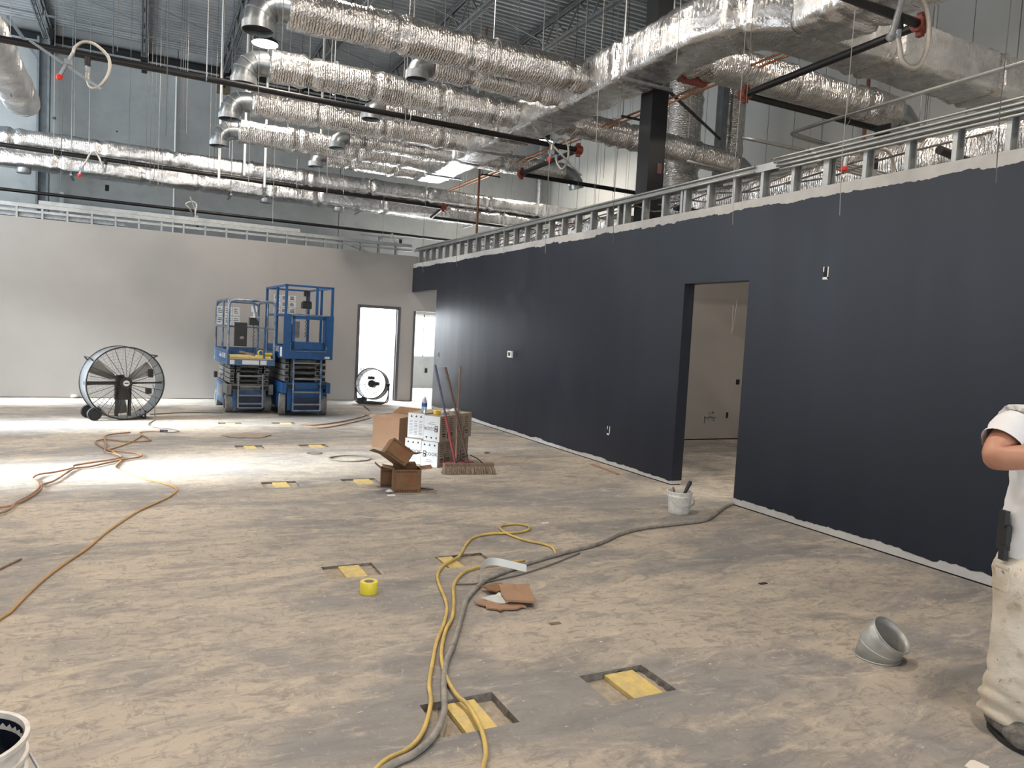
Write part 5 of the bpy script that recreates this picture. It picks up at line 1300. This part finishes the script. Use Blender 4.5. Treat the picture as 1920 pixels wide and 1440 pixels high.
# big bucket at the left edge
t = thing('paint_bucket', 'large white bucket with dark paint inside', 'bucket', (-.425, 2.345, 0))
MB().lathe([(0, .002), (.135, .002), (.140, .012), (.158, .22), (.168, .222), (.169, .24), (.160, .245), (.161, .275), (.170, .278), (.170, .29), (.162, .292), (.164, .33), (.172, .332), (.172, .345), (.160, .345), (.155, .30)], 44).build('bucket', 'bucket_white', t, smooth=30)
MB().lathe([(.157, .33), (.151, .12), (.0, .12)], 40).build('paint', 'paint_navy_wet', t, smooth=30)
b = MB(); b.tube(smoothpath([(.165, .06, .25), (.20, -.02, .19), (.12, -.16, .15), (.0, -.20, .15), (-.12, -.16, .15), (-.2, -.02, .19), (-.165, .06, .25)], 4), .005, 6); b.build('bail_handle', 'galv', t)
# tape
t = thing('tape_roll', 'roll of bright yellow tape lying on the slab', 'tape roll', (1.185, 4.045, 0))
MB().lathe([(.030, .001), (.049, .001), (.050, .003), (.050, .067), (.049, .069), (.030, .069)], 32).build('tape', 'tape_yellow', t, smooth=30)
MB().lathe([(.030, .069), (.026, .069), (.026, .002), (.030, .001)], 32).build('core', 'tan_core', t, smooth=30)
# crushed cardboard and bent strip
t = thing('crushed_cardboard', 'torn crushed brown cardboard lying on the hose', 'cardboard', (1.88, 3.72, 0))
def sheet(pts, z, th, seed, amp=.012):
    b = MB(); n = len(pts); c = sum((Vector((x, y, 0)) for x, y in pts), Vector())/n
    ring = []
    for i in range(n):
        a = Vector((*pts[i], 0)); d = Vector((*pts[(i+1) % n], 0))
        for k in range(5):
            q = a.lerp(d, k/5); q += Vector((noise.noise(q*23+Vector((seed, 0, 0))), noise.noise(q*23+Vector((0, seed, 3))), 0))*amp; ring.append(q)
    m_ = len(ring); vs = []
    for dz in (0, th):
        for f in (1, .5):
            for q in ring:
                w = c.lerp(q, f); vs.append(Vector((w.x, w.y, z+dz+amp*.7*abs(noise.noise(w*14+Vector((seed, 1, 2)))))))
        vs.append(Vector((c.x, c.y, z+dz+.006)))
    K = 2*m_+1; fs = []
    for L_ in (0, 1):
        o_ = L_*K
        for i in range(m_):
            j = (i+1) % m_; q = [(o_+i, o_+j, o_+m_+j, o_+m_+i), (o_+m_+i, o_+m_+j, o_+2*m_)]
            fs += q if L_ else [tuple(reversed(x)) for x in q]
    fs += [(i, (i+1) % m_, K+(i+1) % m_, K+i)[::-1] for i in range(m_)]
    b.add(vs, fs); return b
sheet([(1.90, 3.84), (2.08, 3.79), (1.975, 3.53), (1.83, 3.60)], .030, .012, 2.0).build('top_sheet', 'cardboard', t, world=True)
sheet([(1.80, 3.87), (1.93, 3.90), (1.96, 3.80), (1.84, 3.76)], .022, .008, 6.0, .025).build('torn_flap', 'cardboard_dark', t, world=True)
sheet([(1.68, 3.68), (1.84, 3.74), (1.94, 3.54), (1.77, 3.53)], .006, .008, 9.0, .03).build('torn_flap', 'cardboard', t, world=True)
sheet([(1.74, 3.72), (1.86, 3.76), (1.92, 3.62), (1.80, 3.60)], .016, .006, 12.0, .02).build('torn_edge', 'strip_white', t, world=True)
b = MB(); pts = smoothpath([(1.83, 3.93, .045), (1.90, 4.08, .075), (2.02, 4.17, .075), (2.22, 4.09, .035)], 6); vs = []
for p_ in pts: vs += [p_+Vector((0, 0, .0)), p_+Vector((.004, .012, .045)), p_+Vector((.008, .016, .043)), p_+Vector((.006, .006, -.001))]
fs = [(4*i+j, 4*i+(j+1) % 4, 4*i+4+(j+1) % 4, 4*i+4+j) for i in range(len(pts)-1) for j in range(4)]+[(3, 2, 1, 0), tuple(4*(len(pts)-1)+q for q in range(4))]
mz = min(v_.z for v_ in vs)
b.add([Vector((q.x, q.y, q.z-.028)) for q in vs], fs); tag(b.build('bent_strip', 'strip_white', smooth=30), 'bent white metal strip propped on the hose by the crushed cardboard', 'strip')
# flattened cardboard far left of the cartons
o = sheet([(0.96, 10.25), (1.30, 10.52), (1.58, 10.24), (1.39, 9.98), (1.08, 10.08)], .002, .006, 15, .02).build('flat_cardboard', 'cardboard_grey'); tag(o, 'flattened torn cardboard on the slab before the scissor lifts', 'cardboard')
# sheet-metal elbow
t = thing('duct_elbow', 'short galvanised duct elbow standing on the slab', 'duct fitting', (3.315, 2.40, 0), R(-78))
b = MB(); r = .102; n = 36
def ell(c, tilt, rr, rz=0):
    m_ = Matrix.Translation(c) @ Matrix.Rotation(tilt, 4, 'Y'); return [m_ @ Vector((rr*math.cos(2*PI*i/n), rr*math.sin(2*PI*i/n), 0)) for i in range(n)]
rings = [ell((0, 0, .004), 0, r), ell((.012, 0, .062), R(20), r*.99), ell((.036, 0, .105), R(36), r*.97), ell((.062, 0, .135), R(40), r*.98)]
vs = [p_ for q in rings for p_ in q]; zc_ = min(p_.z for p_ in vs); vs = [p_-Vector((0, 0, min(0, zc_))) for p_ in vs]
b.add(vs, [(k*n+i, k*n+(i+1) % n, (k+1)*n+(i+1) % n, (k+1)*n+i) for k in range(3) for i in range(n)])
e = b.build('shell', 'galv_light', t, smooth=60)
so = e.modifiers.new('thickness', 'SOLIDIFY'); so.thickness = .004; so.offset = -1
b = MB()
for q in (0, 1, 3): b.tube(rings[q], .004, 6, closed=True)
b.build('seam_bead', 'galv_light', t, smooth=180)
# scraps
tag(MB().prism([(0, 0), (.085, 0), (.085, .05), (.07, .06), (.01, .055)], .003, face_mat((2.76, 1.55, 0), R(10))).build('paper_scrap', 'paper'), 'white card scrap on the slab near the painter', 'paper')
tag(MB().bar((-.72, 5.0, .006), (-.62, 5.22, .006), .014, .010).build('wood_stick', 'wood'), 'thin pale wooden stick lying by the orange cord', 'stick')
tag(MB().bar((4.85, 6.9, .006), (4.90, 7.55, .006), .05, .006).build('trim_scrap', 'cardboard'), 'curled strip of scrap along the navy wall base', 'scrap')
rag('dark scrap of debris on the slab behind the broom head', (3.95, 8.5, 0), .03, 2.1, 'rubber_grey', .25)
rag('small clump of debris against the foot of the grey wall', (-1.02, 15.04, 0), .05, 8.1, 'bucket_white', .6)
for k, (x, y, lab) in enumerate(((1.98, 3.30, 'tan splinter of wood beside the hoses'), (3.6, 3.45, 'dark chip of debris on the slab below the navy wall'), (2.96, 5.18, 'pale square scrap beyond the hose loop'))):
    tag(MB().bx(x-.03, x+.03, y-.012, y+.012, 0, .005).build('scrap', ['wood', 'ink', 'paper'][k]), lab, 'scrap')

# ================================================================ THE PAINTER
# stands at the right edge, arms folded, facing the camera side of the room
PL = Vector((3.25, 1.648, 0)); PA = R(-22)          # position and heading
pers = thing('person', 'person in white shirt and paint-stained trousers standing with folded arms', 'person', PL, PA)
# local frame: x = image right, -y = facing direction
J = dict(pelvis=(0, 0, .83), spine=(0, .01, 1.00), chest=(0, 0, 1.17), neck=(0, .01, 1.335), head=(0, -.015, 1.43), top=(0, -.005, 1.54),
         shL=(-.165, .0, 1.275), elL=(-.35, -.085, 1.125), wrL=(-.085, -.215, 1.19), haL=(.01, -.215, 1.21),
         shR=(.165, .0, 1.275), elR=(.30, -.09, 1.10), wrR=(.08, -.235, 1.14), haR=(-.03, -.225, 1.13),
         hipL=(-.085, 0, .79), knL=(-.108, -.02, .44), anL=(-.105, .015, .075), toL=(-.118, -.115, .03),
         hipR=(.085, 0, .79), knR=(.125, -.02, .44), anR=(.145, .015, .075), toR=(.165, -.115, .03))
rad = dict(pelvis=.125, spine=.115, chest=.125, neck=.055, head=.075, top=.06, shL=.064, elL=.060, wrL=.042, haL=.034, shR=.064, elR=.060, wrR=.042, haR=.034,
           hipL=.085, knL=.055, anL=.04, toL=.032, hipR=.085, knR=.055, anR=.04, toR=.032)
ed = [('pelvis', 'spine'), ('spine', 'chest'), ('chest', 'neck'), ('neck', 'head'), ('head', 'top'), ('chest', 'shL'), ('shL', 'elL'), ('elL', 'wrL'), ('wrL', 'haL'), ('chest', 'shR'), ('shR', 'elR'), ('elR', 'wrR'), ('wrR', 'haR'),
      ('pelvis', 'hipL'), ('hipL', 'knL'), ('knL', 'anL'), ('anL', 'toL'), ('pelvis', 'hipR'), ('hipR', 'knR'), ('knR', 'anR'), ('anR', 'toR')]
V = {k: Vector(v) for k, v in J.items()}; RD = dict(rad); E = list(ed)
# five fingers on each hand
for side, wr, ha, other in (('L', 'wrL', 'haL', 1), ('R', 'wrR', 'haR', -1)):
    d = (V[ha]-V[wr]).normalized(); upz = Vector((0, 0, 1))
    for i in range(4):
        a = 'f%s%d' % (side, i); ln = (.036, .041, .038, .030)[i]
        base = V[ha]+d*.022+upz*(.026-.017*i); V[a+'a'] = base; V[a+'b'] = base+d*ln*.6+Vector((0, -.004, 0)); V[a+'c'] = base+d*ln*1.15+Vector((0, .010, -.002))
        for q, r_ in (('a', .0085), ('b', .008), ('c', .0065)): RD[a+q] = r_
        E += [(ha, a+'a'), (a+'a', a+'b'), (a+'b', a+'c')]
    a = 't'+side; V[a+'a'] = V[wr]+d*.045+Vector((0, -.012, .034)); V[a+'b'] = V[a+'a']+d*.022+Vector((0, -.004, .022)); RD[a+'a'] = .0095; RD[a+'b'] = .008
    E += [(ha, a+'a'), (a+'a', a+'b')]
names = list(V); idx = {k: i for i, k in enumerate(names)}
me = bpy.data.meshes.new('body_cage'); me.from_pydata([tuple(V[k]*S) for k in names], [(idx[a], idx[b]) for a, b in E], [])
bo = bpy.data.objects.new('body_cage', me); COL.objects.link(bo)
sk = bo.modifiers.new('skin', 'SKIN'); sk.use_smooth_shade = True
for i, k in enumerate(names):
    sv = me.skin_vertices[0].data[i]; r_ = RD[k]*S
    sv.radius = (r_*1.0, r_*(.80 if k in ('pelvis', 'spine', 'chest') else 1)); sv.use_root = (k == 'pelvis')
bo.modifiers.new('sub', 'SUBSURF').levels = 2
dg = bpy.context.evaluated_depsgraph_get()
bm_ = bpy.data.meshes.new_from_object(bo.evaluated_get(dg)); bpy.data.objects.remove(bo)
bm_.name = 'body'; bm_.materials.clear(); bm_.materials.append(MAT['skin'])
for p_ in bm_.polygons: p_.use_smooth = True
link('body', bm_, pers)
def loft(rings, n=28, seed=0, amp=.006, fold=None, caps=False):
    """rings: (centre, rx, ry, axis dir) -> tube with cloth folds"""
    b = MB(); m_ = len(rings); fine = []
    for i in range(m_-1):
        for k in range(5):
            f = k/5; a, c = rings[i], rings[i+1]; fine.append((Vector(a[0]).lerp(Vector(c[0]), f), a[1]+(c[1]-a[1])*f, a[2]+(c[2]-a[2])*f))
    fine.append((Vector(rings[-1][0]), rings[-1][1], rings[-1][2])); m_ = len(fine)
    for i, (c, rx, ry) in enumerate(fine):
        d = (fine[min(i+1, m_-1)][0]-fine[max(i-1, 0)][0]).normalized()
        x = Vector((1, 0, 0)); 
        if abs(d.x) > .8: x = Vector((0, 0, 1))
        y = d.cross(x).normalized(); x = y.cross(d)
        for k in range(n):
            t_ = 2*PI*k/n; q = c+x*(rx*math.cos(t_))+y*(ry*math.sin(t_))
            w = amp*(noise.noise(q*14+Vector((seed, 0, 0)))+.6*noise.noise(Vector((q.x*18, q.y*18, q.z*42))+Vector((seed, 3, 0))))
            if fold: w += fold(c, t_, i/m_)
            b.v.append(q+(q-c).normalized()*w)
    b.f = [(i*n+k, i*n+(k+1) % n, (i+1)*n+(k+1) % n, (i+1)*n+k) for i in range(m_-1) for k in range(n)]
    if caps: b.f += [tuple(range(n)), tuple(range((m_-1)*n, m_*n))]
    return b
# shirt
b = loft([((0, .0, .735), .178, .130), ((0, .0, .80), .182, .135), ((0, .0, .90), .172, .130), ((0, .0, 1.02), .168, .128), ((0, 0, 1.14), .178, .130), ((0, 0, 1.23), .182, .115), ((0, .005, 1.29), .150, .09), ((0, .008, 1.325), .085, .072), ((0, .008, 1.335), .066, .062)], 36, 1.0, .010,
         lambda c, t_, f: .006*math.sin(5*t_+c.z*22)*(1-f))
for sx, sh, el in ((-1, 'shL', 'elL'), (1, 'shR', 'elR')):
    a, c = V[sh], V[el]
    s_ = loft([(a+Vector((-sx*.11, 0, -.03)), .040, .040), (a+Vector((-sx*.05, 0, -.012)), .070, .070), (a+Vector((sx*.02, 0, -.012)), .078, .078), (a.lerp(c, .45), .075, .072), (a.lerp(c, .64), .080, .076)], 24, 5+sx, .009)
    b.add(s_.v, s_.f)
b.build('shirt', 'shirt', pers, smooth=180)
# trousers
b = loft([((0, 0, .82), .160, .120), ((0, 0, .76), .170, .130), ((0, 0, .70), .165, .128), ((0, .0, .66), .13, .105)], 36, 9, .006)
for sx, h_, k_, a_ in ((-1, 'hipL', 'knL', 'anL'), (1, 'hipR', 'knR', 'anR')):
    H_, K_, A_ = V[h_], V[k_], V[a_]
    s_ = loft([((sx*.078, 0, .735), .092, .118), (H_.lerp(K_, .35)+Vector((sx*.008, 0, 0)), .098, .115), (K_+Vector((0, .005, .03)), .085, .098), (K_.lerp(A_, .35), .082, .095), (K_.lerp(A_, .65), .086, .10), (K_.lerp(A_, .85), .086, .106), (A_+Vector((0, 0, .005)), .082, .098)], 30, 12+sx, .010,
              lambda c, t_, f: .012*max(0, f-.45)*math.sin(c.z*95+math.sin(t_*2+sx)*1.6)*1.6)
    b.add(s_.v, s_.f)
b.build('trousers', 'trousers', pers, smooth=180)
# pocket hanging at the hip, belt holster
b = MB(); b.bx(-.195, -.182, -.05, .04, .60, .70); b.bx(-.20, -.184, -.04, .03, .69, .705); b.build('hip_pocket', 'trousers', pers)
b = MB(); b.bx(-.20, -.178, -.02, .03, .76, .86); b.bx(-.205, -.185, -.012, .022, .85, .915); b.bx(-.203, -.186, -.02, .01, .72, .78); b.build('belt_holster', 'belt', pers)
# boots
for sx, a_, t_ in ((-1, 'anL', 'toL'), (1, 'anR', 'toR')):
    A_, T_ = V[a_], V[t_]; d = Vector((T_.x-A_.x, T_.y-A_.y, 0)).normalized()
    b = loft([(Vector((A_.x, A_.y, .055))-d*.075, .03, .045), (Vector((A_.x, A_.y, .055))-d*.055, .05, .052), (Vector((A_.x, A_.y, .06)), .055, .058), (Vector((A_.x, A_.y, .055))+d*.06, .056, .052), (Vector((A_.x, A_.y, .045))+d*.115, .060, .042), (Vector((A_.x, A_.y, .038))+d*.155, .052, .034), (Vector((A_.x, A_.y, .032))+d*.178, .022, .018)], 22, 20+sx, .003, caps=True)
    c_ = loft([(A_+Vector((0, 0, -.02)), .054, .058), (A_+Vector((0, 0, .05)), .052, .055), (A_+Vector((0, 0, .10)), .052, .055)], 20, 3, .003); b.add(c_.v, c_.f)
    bt = b.build('boot', 'boot', pers, smooth=180)
    pr = [(math.cos(q), math.sin(q)) for q in [2*PI*i/22 for i in range(22)]]
    s_ = Vector((-d.y, d.x, 0)); cc = Vector((A_.x, A_.y, 0))+d*.05
    b = MB(); pts = [cc+d*(.132*u)+s_*(.060*v*(1 if u > 0 else .9)) for u, v in pr]; b.prism([(q.x, q.y) for q in pts], .022, Matrix.Translation((0, 0, .001))); b.build('sole', 'rubber_black', bt)
    b = MB()
    for k in range(4): q = Vector((A_.x, A_.y, .108-.013*k))+d*(.045+.018*k); b.bar(q-s_*.03, q+s_*.03, .007, .007)
    b.build('lace', 'rubber_grey', bt)
# head details
HC = V['head']+Vector((0, -.0, .02))
b = MB(); b.sphere(HC+Vector((0, .012, .035)), .088, 22, (.93, 1.05, .95)); b.v = [p_ for p_ in b.v]; keep = []
for f in b.f:
    c = sum((b.v[i] for i in f), Vector())/4-HC
    if c.z > .045-.9*min(0, -c.y-.02) or c.y > .0: 
        if c.z > -.05 or c.y > .05: keep.append(f)
b.f = keep; b.build('hair', 'hair', pers, smooth=180)
b = MB(); b.sphere(HC+Vector((0, -.083, -.015)), .018, 10, (.75, 1.0, 1.3)); b.build('nose', 'skin', pers, smooth=180)
for sx in (-1, 1):
    MB().sphere(HC+Vector((sx*.030, -.070, .010)), .011, 10).build('eye', 'print_white', pers, smooth=180)
    MB().sphere(HC+Vector((sx*.030, -.079, .010)), .0048, 8).build('iris', 'hair', pers, smooth=180)
    MB().sphere(HC+Vector((sx*.080, .0, -.005)), .024, 10, (.35, .8, 1.2)).build('ear', 'skin', pers, smooth=180)
    MB().bar(HC+Vector((sx*.014, -.080, .032)), HC+Vector((sx*.046, -.072, .032)), .008, .007).build('eyebrow', 'hair', pers)
simple('lips', (0.36, 0.13, 0.10), 0.5)
b = MB(); b.sphere(HC+Vector((0, -.071, -.052)), .022, 10, (1.0, .35, .32)); b.build('mouth', 'lips', pers, smooth=180)
